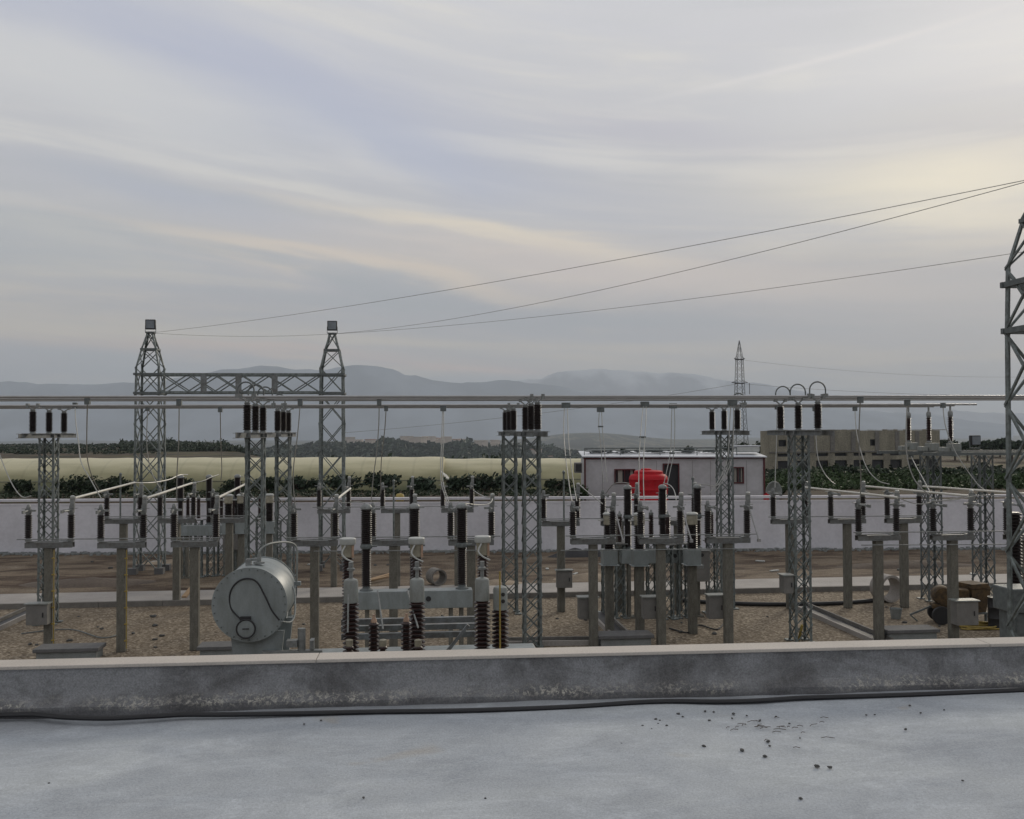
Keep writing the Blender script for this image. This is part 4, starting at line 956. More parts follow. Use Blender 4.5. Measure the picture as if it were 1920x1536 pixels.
# ------------------------------------------------------------------ gantries
def gantry(span):
    t = empty('gantry', (0, 0, 0)); tag(t, None, 'gantry')
    W_ = .98
    for k in (0, 1):
        tw = empty('tower', (k * span, 0, 0)); tw.parent = t
        lattice(M['steel'], tw, W_ + .06, W_, .02, 7.2, 6, .085, .038)
        lattice(M['steel'], tw, W_, W_ * .96, 7.2, 8.25, 1, .08, .036)
        for z_ in (7.22, 7.98):
            b = MB()
            for s in (-1, 1): b.box((0, s * W_ / 2, z_), (W_ + .1, .07, .09)).box((s * W_ / 2, 0, z_), (.07, W_ + .1, .09))
            b.build('ring', M['steel_dark'], tw)
        lattice(M['steel'], tw, W_ * .96, W_ * .62, 8.25, 9.0, 1, .07, .032)
        lattice(M['steel'], tw, W_ * .62, .24, 9.0, 9.68, 1, .065, .03)
        b = MB()
        for s in (-1, 1): b.box((0, s * W_ * .31, 9.0), (W_ * .66, .05, .07)).box((s * W_ * .31, 0, 9.0), (.05, W_ * .66, .07))
        b.build('ring', M['steel_dark'], tw)
        MB().box((0, 0, 9.69), (.34, .34, .06)).build('peak_plate', M['steel_dark'], tw)
        floodlight(t, (k * span, 0, 10.02), .40)
        for sx in (-1, 1):
            for sy in (-1, 1): MB().box((sx * (W_ + .06) / 2, sy * (W_ + .06) / 2, .12), (.34, .34, .24)).build('footing', M['lid'], tw)
    x0_, x1_ = W_ / 2 + .03, span - W_ / 2 - .03
    b = MB()
    for sy in (-1, 1):
        for z_ in (7.25, 7.98): b.box(((x0_ + x1_) / 2, sy * W_ * .45, z_), (x1_ - x0_, .09, .09))
    b.build('beam_chord', M['steel'], t)
    b = MB(); n = 6; st = (x1_ - x0_) / n
    for i in range(n):
        xa, xb = x0_ + i * st, x0_ + (i + 1) * st
        for sy in (-1, 1):
            za, zb = (7.27, 7.96) if i % 2 else (7.96, 7.27); b.bar((xa, sy * W_ * .45, za), (xb, sy * W_ * .45, zb), .045)
            b.bar((xa, sy * W_ * .43, zb), (xb, sy * W_ * .43, za), .045)
        for z_ in (7.25, 7.98): b.bar((xa, -W_ * .45, z_), (xb, W_ * .45, z_), .04)
    b.build('beam_bracing', M['steel'], t)
    for f_ in (.27, .49, .72):
        x = x0_ + (x1_ - x0_) * f_; MB().box((x, -W_ * .45 - .055, 7.6), (.24, .015, .72)).build('gusset_plate', M['channel'], t)
    return t
gl = G(282, 1073); gr = PZ(623, gl.y, 8)
gf = gantry(gr.x - PZ(282, gl.y, 8).x)
gx = PZ(282, gl.y, 8).x; gf.location = (gx, gl.y, 0); tag(gf, 'two-legged lattice gantry with floodlights on its peaks, behind the left half of the yard', None, 'lattice gantries')
# near gantry: far left leg in column 1885 at depth ~16.4
q = P(1885, 700, 16.2)
GN = Vector((q.x + .49, q.y - .49, 0))
g2 = copy_tree(gf, GN, 'near lattice gantry tower cut off by the right edge', 'lattice gantries', skip=())
# grey apparatus at the foot of the near gantry
t = empty('switch_cubicle', P(1925, 1100, 17.5).xy.to_3d(), 'dark grey apparatus box at the foot of the near gantry, right edge', 'cubicle')
MB().box((0, 0, 1.2), (.75, .5, 2.4)).build('body', M['steel_dark'], t, bevel=.02)
MB().box((0, -.02, 2.62), (.95, .6, .42)).build('hood', M['steel_dark'], t, bevel=.02)
t = empty('bushing_post', P(1903, 1080, 19.5).xy.to_3d(), 'thick dark bushing column just inside the near gantry at the right', 'bushing post')
MB().box((0, 0, 1.2), (.3, .3, 2.4)).build('concrete_post', M['concrete_post'], t)
MB().lathe(ribs(1.55, 24, .10, .15, 2.42), (0, 0, 0), 16).build('porcelain_body', M['porcelain'], t, recalc=False)

# overhead wires
pk = lambda o, k, sp_=gr.x - gx: Vector((o.x + k * sp_, o.y, 9.68))
A0, A1 = pk(gf.location, 0), pk(gf.location, 1); B0, B1 = pk(GN, 0), pk(GN, 1)
def cat(a, b_, sag, lb, r=.0065, grp='earth wires strung between gantries'):
    pts = []
    for i in range(33):
        t = i / 32; p = a.lerp(b_, t); p.z -= sag * 4 * t * (1 - t); pts.append(p)
    tag(MB().tube(pts, r, 6).build('overhead_wire', M['wire']), lb, 'overhead wire', grp)
cat(A0, B0, .25, 'topmost overhead wire, from the left gantry peak to the near gantry')
cat(A1, B0, .42, 'overhead wire from the right gantry peak up to the near gantry')
cat(A1, B1 + Vector((0, 0, .05)), .38, 'lowest long overhead wire leaving towards the right edge')
cat(A0, A1, .12, 'short level wire between the two far gantry peaks')

# ------------------------------------------------------------------ power transformer just beyond the parapet
D0 = 14.9
tr = empty('power_transformer', P(760, 1300, D0 + .6).xy.to_3d(), 'grey power transformer with a round oil tank and brown bushings just beyond the parapet', 'transformer')
to = tr.location.copy()
def L_(px, py, d): p = P(px, py, d); return Vector((p.x - to.x, p.y - to.y, p.z))
MB().box((0, .2, 1.0), (4.4, 2.3, 1.9)).build('main_tank', M['grey_paint'], tr, bevel=.03)
# conservator
c0 = L_(468, 1134, D0); rr_ = 67 * D0 / FPX
cons = MB().lathe([(rr_ * .985, 0), (rr_, .012), (rr_, 1.37), (rr_ * .97, 1.44), (rr_ * .6, 1.5)], c0, 48, 'Y').build('conservator_tank', M['grey_paint'], tr)
MB().lathe([(rr_ + .022, -.004), (rr_ + .022, .028)], c0, 48, 'Y').build('rim_flange', M['grey_paint'], cons)
MB().lathe([(rr_ + .016, 1.35), (rr_ + .016, 1.37)], c0, 48, 'Y').build('rim_flange', M['grey_paint'], cons)
bt = MB()
for k in range(28):
    a = 2 * math.pi * k / 28; bt.lathe([(.011, -.014), (.011, 0)], (c0.x + (rr_ - .012) * math.cos(a), c0.y - .006, c0.z + (rr_ - .012) * math.sin(a)), 6, 'Y')
bt.build('bolt_ring', M['steel_dark'], cons)
gp = L_(462, 1178, D0 - .05)
MB().lathe([(.135, 0), (.14, -.05), (.125, -.055)], (gp.x, gp.y, gp.z), 24, 'Y').build('gauge_face', M['grey_paint'], cons)
MB().tube([(gp.x + .137 * math.cos(t_), gp.y - .055, gp.z + .137 * math.sin(t_)) for t_ in [2 * math.pi * i / 24 for i in range(25)]], .013, 6).box((gp.x, gp.y - .06, gp.z), (.10, .01, .014)).box((gp.x - .01, gp.y - .02, gp.z + .15), (.16, .06, .05)).build('gauge_rim', M['dark'], cons)
MB().tube(spline([L_(452, 1162, D0 - .08), L_(434, 1142, D0 - .03), L_(431, 1115, D0 - .03), L_(442, 1094, D0 - .03), L_(462, 1085, D0 - .03), L_(482, 1092, D0 - .03), L_(498, 1120, D0 - .03), L_(510, 1145, D0 - .03), L_(524, 1163, D0 - .02)]), .013, 8).build('cable_loop', M['dark'], cons)
a = L_(480, 1210, D0)
pd = MB(); zt = c0.z - rr_ * .80
for dy in (.0, 1.1):
    vs = [(a.x - .33, a.y + .12 + dy, 1.9), (a.x + .33, a.y + .12 + dy, 1.9), (a.x + .40, a.y + .12 + dy, zt), (a.x - .40, a.y + .12 + dy, zt)]
    vs += [(x, y + .10, z_) for x, y, z_ in vs]
    pd.add(vs, [(3, 2, 1, 0), (4, 5, 6, 7), (0, 1, 5, 4), (1, 2, 6, 5), (2, 3, 7, 6), (3, 0, 4, 7)])
pd.box((a.x, a.y + .72, 2.05), (.5, 1.2, .25)).build('saddle', M['grey_paint'], tr)
# pipework round the conservator
MB().tube(spline([L_(486, 1052, D0 + .5), L_(487, 1034, D0 + .5), L_(500, 1022, D0 + .6), L_(522, 1017, D0 + .9), L_(545, 1018, D0 + 1.2), L_(556, 1028, D0 + 1.3), L_(557, 1060, D0 + 1.3), L_(556, 1094, D0 + 1.3)]), .016, 8).build('vent_pipe', M['grey_paint_light'], tr)
MB().tube(spline([L_(556, 1094, D0 + 1.3), L_(548, 1115, D0 + 1.1), L_(540, 1140, D0 + .8), L_(536, 1160, D0 + .6)]), .018, 8).tube(spline([L_(526, 1165, D0), L_(545, 1166, D0 + .3), L_(553, 1150, D0 + .6), L_(552, 1110, D0 + .9), L_(545, 1096, D0 + 1)]), .013, 8).build('oil_pipe', M['grey_paint'], tr)
vb = MB(); q = L_(486, 1048, D0 + .5); vb.lathe([(.09, q.z - .07), (.09, q.z - .045), (.03, q.z - .04), (.03, q.z + .06)], (q.x, q.y, 0), 12).box((q.x - .08, q.y, q.z - .01), (.22, .05, .04)).box((q.x - .16, q.y, q.z - .06), (.08, .12, .12)); vb.build('filler_valve', M['cap'], tr)
q = L_(556, 1094, D0 + 1.3); MB().box(q, (.14, .1, .06)).build('valve', M['grey_paint'], tr)
q = L_(548, 1206, D0 + .1); MB().box(q, (.16, .16, .10)).lathe([(.06, -.2), (.06, .2)], (q.x + .14, q.y, q.z + .02), 12).box((q.x + .30, q.y, q.z - .02), (.06, .2, .14)).box((q.x, q.y, q.z - .15), (.9, .1, .08)).build('pump', M['cap'], tr)
# tall bushings with white drum caps (deeper row)
for px, pc, hh in ((652, 1009, 1165), (781, 1008, 1190), (905, 1005, 1200)):
    d_ = D0 + .9; T = L_(px, pc, d_); B = L_(px, hh, d_); z1 = T.z; k = d_ / FPX
    pb_ = MB().lathe(ribs(1.30, 26, .055, .092, z1 - .31 - 1.30), (T.x, T.y, 0), 18).build('bushing', M['porcelain_red'], tr, recalc=False)
    MB().lathe([(.125, z1 - .10), (.13, z1 - .09), (.13, z1 - .012), (.118, z1)], (T.x, T.y, 0), 24).build('drum_cap', M['white'], pb_)
    MB().lathe([(.085, z1 - .31), (.10, z1 - .295), (.10, z1 - .15), (.105, z1 - .14), (.105, z1 - .10)], (T.x, T.y, 0), 20).build('neck', M['cream'], pb_)
    MB().box((T.x + .085, T.y - .07, z1 - .21), (.035, .03, .19)).build('copper_strap', M['copper'], pb_)
    MB().tube(spline([Vector((T.x - .03, T.y - .12, z1 - .11)), Vector((T.x - .08, T.y - .16, z1 - .22)), Vector((T.x - .02, T.y - .2, z1 - .30)), Vector((T.x + .10, T.y - .22, z1 - .36))]), .014, 8).build('jumper', M['white'], pb_)
# front bushings with grey canisters
for px, yt, yb, stem in ((658, 1087, 1127, True), (782, 1086, 1125, True), (904, 1085, 1123, True), (938, 1101, 1140, False)):
    d_ = D0 - .1; T = L_(px, yt, d_); B = L_(px, yb, d_)
    pb_ = MB().lathe(ribs(.95, 15, .065, .125 if stem else .13, B.z - .97), (T.x, T.y, 0), 20).build('bushing', M['porcelain_red'], tr, recalc=False)
    MB().lathe([(.085, B.z - .03), (.108, B.z - .02), (.108, T.z - .03), (.095, T.z), (.05, T.z + .02)], (T.x, T.y, 0), 24).build('canister', M['grey_paint_light'], pb_)
    if stem: MB().lathe([(.028, T.z + .02), (.028, T.z + .13), (.06, T.z + .14), (.06, T.z + .17), (.035, T.z + .18), (.035, T.z + .26)], (T.x, T.y, 0), 12).build('stem', M['cap'], pb_)
    else:
        q = MB(); q.lathe([(.03, 0), (.03, .012)], (T.x + .03, T.y - .115, B.z + .12), 10, '-Y').lathe([(.03, 0), (.03, .012)], (T.x + .03, T.y - .115, B.z + .22), 10, '-Y').build('port', M['dark'], pb_)
# low-voltage bushings
for px, py in ((701, 1160), (762, 1158)):
    d_ = D0 + .4; T = L_(px, py, d_)
    pb_ = MB().lathe(ribs(.5, 8, .05, .088, T.z - .56), (T.x, T.y, 0), 16).build('bushing', M['porcelain_red'], tr, recalc=False)
    MB().lathe([(.05, T.z - .07), (.045, T.z - .02), (.02, T.z + .02), (.02, T.z + .06)], (T.x, T.y, 0), 10).build('cap', M['copper'], pb_)
for px, py in ((655, 1200), (718, 1200), (784, 1200)):
    d_ = D0 - .5; T = L_(px, py, d_)
    pb_ = MB().lathe(ribs(.4, 6, .04, .07, T.z - .48), (T.x, T.y, 0), 16).build('bushing', M['porcelain_red'], tr, recalc=False)
    MB().lathe([(.05, T.z - .09), (.055, T.z), (.03, T.z + .01)], (T.x, T.y, 0), 12).build('cap', M['cream'], pb_)
for a_, b_ in (((653, 1115, D0 - .3), (652, 1186, D0 - .5)), ((708, 1108, D0 + .1), (718, 1180, D0 - .4)), ((764, 1108, D0 + .1), (784, 1178, D0 - .4))):
    MB().tube([L_(*a_), L_(*b_)], .014, 8).build('connecting_rod', M['cap'], tr)
cr = MB()
for y_, z_ in ((0.9, 2.33), (1.25, 2.5), (1.6, 2.32)):
    a_, b_ = L_(640, 1170, D0 + y_), L_(892, 1166, D0 + y_); cr.box(((a_.x + b_.x) / 2, a_.y, z_), (b_.x - a_.x, .10, .09))
a_ = L_(820, 1200, D0 + .9); cr.bar((a_.x, a_.y, 1.9), (a_.x + .5, a_.y, 2.5), .05)
cr.build('cover_frame', M['channel'], tr)
q = L_(948, 1215, D0 - .2); MB().tube([(q.x - .1, q.y - .2, q.z - .1), (q.x - .1 - .0, q.y - .2, L_(938, 1070, D0 - .3).z)], .012, 8).build('yellow_hose', M['yellow'], tr)

# ------------------------------------------------------------------ clutter in the yard
def pipe_ring(c_, r, l, rz, lb, m='road'):
    prof = [(r, -l / 2), (r, l / 2), (r * .82, l / 2), (r * .82, -l / 2)]
    b = MB(); n = 28; vs = []
    for q_, h_ in prof:
        for k in range(n):
            t = 2 * math.pi * k / n; vs.append((h_, q_ * math.cos(t), q_ * math.sin(t) + r))
    fs = [(i * n + k, i * n + (k + 1) % n, ((i + 1) % 4) * n + (k + 1) % n, ((i + 1) % 4) * n + k) for i in range(4) for k in range(n)]
    o = b.add(vs, fs, True).build('concrete_pipe', M[m]); o.location = (c_.x, c_.y, 0.01); o.rotation_euler.z = rz
    tag(o, lb, 'concrete pipe')
pipe_ring(G(818, 1097), .30, .6, R(-70), 'small concrete pipe ring lying in the soil behind the near breaker', 'kerb')
pipe_ring(G(1662, 1128), .44, .55, R(-78), 'large grey concrete drum lying on the gravel before the road')
for i, (a_, b_, lb) in enumerate((((690, 1092), (742, 1078), 'upper orange-brown plank lying behind the near breaker'), ((688, 1096), (730, 1088), 'lower orange-brown plank lying behind the near breaker'), ((345, 1130), (360, 1112), 'pale plank leaning by the post left of the oil tank'))):
    p, q = G(*a_), G(*b_); tag(MB().bar(Vector((p.x, p.y, .08 + .05 * i)), Vector((q.x, q.y, .10 + .05 * i)), .16, .05).build('plank', M['wood']), lb, 'plank', 'loose timber planks')
def heap(px, py, rx, ry, h_, lb, m='soil', seed=1, name='sand_heap'):
    p = G(px, py); vs = []; n = 36; rings = 8
    for j in range(rings + 1):
        r = 1 - j / rings
        for k in range(n):
            t = 2 * math.pi * k / n; q = 1 + .18 * noise.noise(Vector((math.cos(t) * 1.5, math.sin(t) * 1.5, seed)))
            x, y = rx * r * q * math.cos(t), ry * r * q * math.sin(t)
            vs.append((x, y, h_ * (1 - r ** 1.6) * (1 + .3 * noise.noise(Vector((x * 2, y * 2, seed)))) - .01))
    fs = [(j * n + k, j * n + (k + 1) % n, (j + 1) * n + (k + 1) % n, (j + 1) * n + k) for j in range(rings) for k in range(n)]
    o = MB().add(vs, fs, True).build(name, M[m], recalc=False); o.location = (p.x, p.y, 0); tag(o, lb, 'heap', 'low heaps of loose material')
heap(1110, 1085, 1.5, .8, .22, 'pale low sand heap behind the grey box on the post')
heap(935, 1094, 1.0, .6, .15, 'low sand heap behind the central double tower')
heap(165, 1094, 2.6, 1.0, .2, 'low dark earth mound in the yard at the left', 'bark', 3, 'earth_mound')
heap(335, 1055, 1.8, .7, .15, 'low brown earth mound near the left gantry feet', 'soil', 5, 'earth_mound')
heap(1700, 1062, 3.0, .7, .25, 'low streaked earth mound before the wall at the right', 'bark', 7, 'earth_mound')
for i in range(46):
    px, py = rnd.choice([(rnd.uniform(0, 1900), rnd.uniform(1040, 1082)), (rnd.uniform(540, 1880), rnd.uniform(1138, 1205)), (rnd.uniform(0, 380), rnd.uniform(1140, 1215))])
    p = G(px, py); s_ = rnd.uniform(.07, .17)
    o = bpy.data.objects.new('rubble_stone', pm[i % 3]); C.objects.link(o); o.location = (p.x, p.y, -.005); o.scale = (s_ * 1.3, s_, s_); o.rotation_euler.z = rnd.random() * 6
    tag(o, 'small stone lying loose on the switchyard ground', 'stone', 'rubble stones on the yard ground')
rg = random.Random(5); mb = MB()
for i in range(2600):
    t_ = rg.random(); p = WA.lerp(WB, t_); off = .15 + abs(rg.gauss(0, .35)); s_ = rg.uniform(.03, .11); n_ = wdir.normalized()
    c_ = (p.x + n_.y * off, p.y - n_.x * off, s_ * .3 + .12 * max(0, .35 - off)); mb.box(c_, (s_ * rg.uniform(1, 2.2), s_, s_ * rg.uniform(.5, 1)), rg.uniform(0, 3))
tag(mb.build('rubble', M['block'], bevel=0), 'strip of grey rubble along the foot of the boundary wall', 'rubble', kind='stuff')
for i in range(14):
    px, py = rg.uniform(20, 1880), rg.uniform(1045, 1080); p = G(px, py)
    o = MB().box((0, 0, .03), (rg.uniform(.15, .45), rg.uniform(.1, .2), .05)).build('block_piece', M['white'], bevel=.015); o.location = (p.x, p.y, 0); o.rotation_euler.z = rg.uniform(0, 3)
    tag(o, 'flat pale piece of debris lying on the brown soil before the wall', 'debris', 'pale debris on the soil')
heap(1085, 1044, 1.5, .3, .38, 'long black heap at the foot of the boundary wall, right of the central tower', 'dark', 9, 'heap')
tag(MB().tube(spline([G(1255, 1178, .03), G(1290, 1186, .03), G(1310, 1172, .03), G(1345, 1180, .03), G(1362, 1160, .03)]), .022, 6).build('loose_cable', M['black']), 'loose black cable winding over the gravel by the breaker legs', 'cable')
tag(MB().tube(spline([G(40, 1188, .03), G(130, 1180, .03), G(190, 1196, .03), G(226, 1188, .03)]), .018, 6).build('loose_cable', M['steel_dark']), 'thin grey cable lying on the gravel between the two leftmost posts', 'cable')
# right-hand machinery
p = G(1775, 1168)
t = empty('compressor', (p.x, p.y, 0), 'rusty two-wheeled towed machine with a drawbar standing on the gravel at the right', 'compressor', rz=R(-18)); t.scale = (.8, .8, .8)
MB().box((.1, 0, .62), (1.25, .62, .18)).box((.35, 0, .98), (.75, .6, .56)).build('body', M['rust'], t, bevel=.05)
MB().lathe([(.05, -.35), (.30, -.33), (.34, -.25), (.34, .25), (.30, .33), (.05, .35)], (-.15, 0, 1.0), 24, 'Y').build('drum', M['rust'], t)
MB().bar((-.5, 0, .6), (-1.25, 0, .25), .06).bar((-1.25, 0, .25), (-1.0, 0, .03), .05).build('drawbar', M['steel_dark'], t)
for s in (-1, 1):
    wv = MB().lathe([(.20, -.08), (.31, -.08), (.33, -.04), (.33, .04), (.31, .08), (.20, .08)], (-.25, s * .42, .33), 24, 'Y').build('wheel', M['black'], t)
    MB().lathe([(.03, -.06), (.2, -.05), (.2, .05), (.03, .06)], (-.25, s * .42, .33), 16, 'Y').build('rim', M['steel'], wv)
p = G(1826, 1166)
t = empty('mixer_hopper', (p.x, p.y, 0), 'rusty yellow hopper machine standing upright near the right edge', 'machine', rz=R(12))
vs = [(-.22, -.22, .25), (.22, -.22, .25), (.22, .22, .25), (-.22, .22, .25), (-.34, -.30, 1.0), (.34, -.30, 1.0), (.34, .30, 1.0), (-.34, .30, 1.0)]
MB().add(vs, [(3, 2, 1, 0), (4, 5, 6, 7), (0, 1, 5, 4), (1, 2, 6, 5), (2, 3, 7, 6), (3, 0, 4, 7)]).build('hopper', M['rust'], t)
MB().box((-.05, 0, 1.08), (.60, .66, .13)).box((.34, -.1, .8), (.06, .3, .5)).build('rim_panel', M['rust'], t)
MB().box((-.25, -.2, .14), (.06, .06, .28)).box((.25, -.2, .14), (.06, .06, .28)).box((-.25, .2, .14), (.06, .06, .28)).box((.25, .2, .14), (.06, .06, .28)).box((0, 0, .28), (.56, .5, .05)).build('stand', M['steel_dark'], t)
p = G(1873, 1178)
t = empty('oil_drum', (p.x, p.y, 0), 'black oil drum standing beside the near gantry leg', 'drum')
MB().lathe([(.27, 0), (.29, .01), (.28, .03), (.28, .28), (.295, .30), (.28, .32), (.28, .58), (.295, .6), (.28, .62), (.28, .86), (.29, .88), (.26, .88), (.25, .86)], (0, 0, 0), 24).build('shell', M['dark'], t)
MB().lathe([(.03, .86), (.03, .89)], (.12, 0, 0), 8).build('bung', M['steel'], t)
pts = [];
for i in range(60):
    a_ = i * .35; r_ = .45 + .08 * math.sin(i * 1.3); pts.append(Vector((r_ * 1.4 * math.cos(a_), r_ * .7 * math.sin(a_), .03 + .03 * (i // 18))))
o = MB().tube(pts, .024, 6).build('coiled_hose', M['yellow']); p = G(1838, 1178); o.location = (p.x, p.y, 0); tag(o, 'yellow hose lying coiled on the ground near the right edge', 'hose')
p = G(1680, 1160); t = empty('bucket', (p.x, p.y, 0), 'small pale bucket on the gravel right of the concrete drum', 'bucket')
MB().lathe([(.13, 0), (.18, .3), (.19, .3), (.17, .29), (.12, .03)], (0, 0, 0), 18).build('pail', M['block'], t); MB().tube([(-.18, 0, .28), (-.15, -.02, .38), (0, -.03, .42), (.15, -.02, .38), (.18, 0, .28)], .008, 6).build('handle', M['dark'], t)
o = MB().bar(G(1497, 1203, .02), G(1504, 1172, .5), .05).build('stake', M['yellow']); tag(o, 'short yellow stake leaning at the foot of the near tower at the right', 'stake')

# ------------------------------------------------------------------ beyond the wall
# greenhouses
def greenhouse(px0, px1, d_, ytop, w_, lb):
    a, b_ = P(px0, 812, d_), P(px1, 812, d_); zt = H - (ytop - 811) * d_ / FPX; zb_ = .55
    dr = (b_ - a); dr.z = 0; l = dr.length; rz = math.atan2(dr.y, dr.x)
    t = empty('greenhouse', (a.x, a.y, 0), lb, 'greenhouse', 'long plastic greenhouse tunnels', rz=rz)
    n = 14; seg = int(l / .75); vs = []; h_ = zt - zb_
    for i in range(seg + 1):
        x = l * i / seg; sag = .05 * abs(math.sin(math.pi * x / 3.0)) + .07 * noise.noise(Vector((x * .11, d_, 0)))
        for k in range(n + 1):
            th = math.pi * k / n; y = w_ / 2 - math.cos(th) * w_ / 2
            zz = zb_ + (h_ - sag * 1) * math.sin(th) ** .72 if 0 < k < n else zb_
            vs.append((x, y, zz))
    fs = [(i * (n + 1) + k, (i + 1) * (n + 1) + k, (i + 1) * (n + 1) + k + 1, i * (n + 1) + k + 1) for i in range(seg) for k in range(n)]
    fs += [tuple(reversed(range(n + 1))), tuple(seg * (n + 1) + k for k in range(n + 1))]
    MB().add(vs, fs, True).build('film_cover', M['film'], t, recalc=False)
    r = MB(); r.tube([(0, w_ * .035 - .05, zb_ + h_ * .46), (l, w_ * .035 - .05, zb_ + h_ * .46)], .02, 6); r.box((l / 2, -.03, zb_ + .1), (l, .05, .2)); r.build('side_rail', M['steel_dark'], t)
greenhouse(-700, 826, 74, 858.5, 7.5, 'long cream plastic greenhouse running along the left half behind the wall')
greenhouse(826, 1130, 77, 862.5, 7.5, 'cream plastic greenhouse seen between the notch and the cabin')
for k in range(4):
    a_, b_ = P(827 + k * 3, 884 + k * 2, 71), P(842 + k * 2.4, 903 + k, 70)
    tag(MB().tube([a_, b_], .045, 6).build('pole', M['tube']), 'pale pole leaning against the greenhouse near its notch', 'pole', 'pale poles leaning on the greenhouse')

# leafy things
def leaves(mb, c_, r, n, size, flat=.8, seed=0):
    rg = random.Random(seed)
    cl = []
    for i in range(max(3, int(n / 60))):
        v = Vector((rg.gauss(0, 1), rg.gauss(0, 1), rg.gauss(0, 1))).normalized() * rg.uniform(.35, .95)
        cl.append((Vector((v.x * r[0], v.y * r[1], v.z * r[2])), rg.uniform(.22, .42)))
    for i in range(n):
        q, s = rg.choice(cl); v = Vector((rg.gauss(0, 1), rg.gauss(0, 1), rg.gauss(0, 1))).normalized() * (rg.random() ** .4) * s * max(r)
        p = Vector(c_) + q + Vector((v.x, v.y, v.z * flat))
        if p.z < c_[2] - r[2]: p.z = c_[2] - r[2] * rg.random()
        nrm = Vector((rg.gauss(0, 1), rg.gauss(0, 1), rg.gauss(.4, 1))).normalized(); a = nrm.orthogonal().normalized(); b_ = nrm.cross(a)
        sz = size * rg.uniform(.6, 1.4); a *= sz; b_ *= sz * .6
        o = len(mb.v); mb.v += [tuple(p - a), tuple(p - b_ * .8), tuple(p + a), tuple(p + b_ * .9)]; mb.f.append((o, o + 1, o + 2, o + 3)); mb.sm.append(False)
def gz(p): return height(p.x, p.y)
bushes = [(150, 900, 57, 2.6, 'leaf'), (215, 912, 56, 1.6, 'leaf'), (330, 905, 58, 1.8, 'leaf'), (445, 900, 60, 2.0, 'leaf'), (560, 900, 58, 1.9, 'leaf2'), (635, 893, 58, 2.3, 'leaf2'), (718, 889, 58, 2.2, 'leaf2'), (790, 905, 58, 1.9, 'leaf2'), (862, 900, 57, 2.0, 'leaf2'), (912, 890, 57, 2.3, 'leaf2'), (965, 889, 58, 2.2, 'leaf2'), (1048, 903, 60, 1.7, 'leaf'), (1085, 912, 59, 1.2, 'leaf3'), (40, 914, 56, 1.3, 'leaf'), (500, 905, 57, 1.3, 'leaf')]
words = ['by the left edge post', '']
blabs = ['low dark bush in front of the greenhouse, right of the leftmost tower', 'low dark bush between the leftmost tower and the left gantry', 'dark bush seen between the legs of the left gantry and the far breaker', 'dark bush behind the far left breaker', 'fleshy cactus bush right of the two left towers', 'fleshy cactus bush behind the right gantry tower', 'tall cactus bush between the gantry and the paired droppers', 'ragged cactus bush left of the greenhouse notch', 'cactus bush just right of the leaning pale poles', 'broad dark cactus bush left of the central double tower', 'cactus bush seen through the central double tower', 'dark bush right of the central double tower', 'small bright green bush beside the cabin', 'low dark bush at the left edge', 'low dark bush behind the left towers']
for i, (px, yt, d_, w_, mm) in enumerate(bushes):
    p = P(px, 900, d_); zg = gz(p); top = H - (yt - 811) * d_ / FPX; h_ = max(.8, top - zg)
    t = empty('bush', (p.x, p.y, zg), blabs[i], 'bush', 'bushes along the far side of the wall')
    m = MB(); big = mm == 'leaf2'
    leaves(m, (0, 0, h_ * .55), (w_ * .62, .9, h_ * .42), 900 if big else 1300, .13 if big else .10, seed=i)
    m.build('foliage', M[mm], t, recalc=False)
    s = MB(); rg = random.Random(i)
    for k in range(5): s.tube([(rg.uniform(-.2, .2), rg.uniform(-.1, .1), -.05), (rg.uniform(-w_ * .3, w_ * .3), rg.uniform(-.3, .3), h_ * .5), (rg.uniform(-w_ * .5, w_ * .5), rg.uniform(-.4, .4), h_ * .85)], [.05, .035, .015], 6)
    s.build('stem', M['bark'], t)
# rough ground cover behind the wall
def cover(name, fn, n, size, m, lb, seed, cat='vegetation'):
    rg = random.Random(seed); mb = MB()
    for i in range(n):
        px, d_, hh = fn(rg); p = P(px, 850, d_); zg = gz(p)
        for k in range(5):
            q = Vector((p.x + rg.gauss(0, .25), p.y + rg.gauss(0, .25), zg + abs(rg.gauss(0, 1)) * hh)); s = size * rg.uniform(.5, 1.5) * (d_ / 60) ** .5
            nrm = Vector((rg.gauss(0, 1), rg.gauss(0, 1), rg.gauss(.2, 1))).normalized(); a = nrm.orthogonal().normalized() * s; b_ = nrm.cross(a.normalized()) * s * .6
            o = len(mb.v); mb.v += [tuple(q - a), tuple(q - b_), tuple(q + a), tuple(q + b_)]; mb.f.append((o, o + 1, o + 2, o + 3)); mb.sm.append(False)
    tag(mb.build(name, m, recalc=False), lb, cat, kind='stuff')
def f1(rg):
    px = rg.uniform(-60, 1130); return px, rg.uniform(52, 70), .03 + .12 * max(0, noise.noise(Vector((px * .02, 0, 0))))
cover('undergrowth', f1, 4500, .08, M['leaf'], 'dark weeds and undergrowth along the far side of the wall', 3)
def f2(rg):
    px = rg.uniform(1425, 2000); d_ = rg.uniform(60, 132); return px, d_, .14 + .40 * max(0, noise.noise(Vector((px * .012, d_ * .09, 2)))) * (1 if d_ > 75 else .3)
cover('field_crop', f2, 24000, .11, M['leaf3'], 'dense green growth between the wall and the stone building', 5)
def f3(rg):
    px = rg.uniform(1425, 2000); d_ = rg.uniform(95, 145); return px, d_, .2 + .7 * max(0, noise.noise(Vector((px * .015, d_ * .05, 6))))
cover('scrub', f3, 6000, .22, M['leaf'], 'darker scrub at the foot of the stone building', 6)

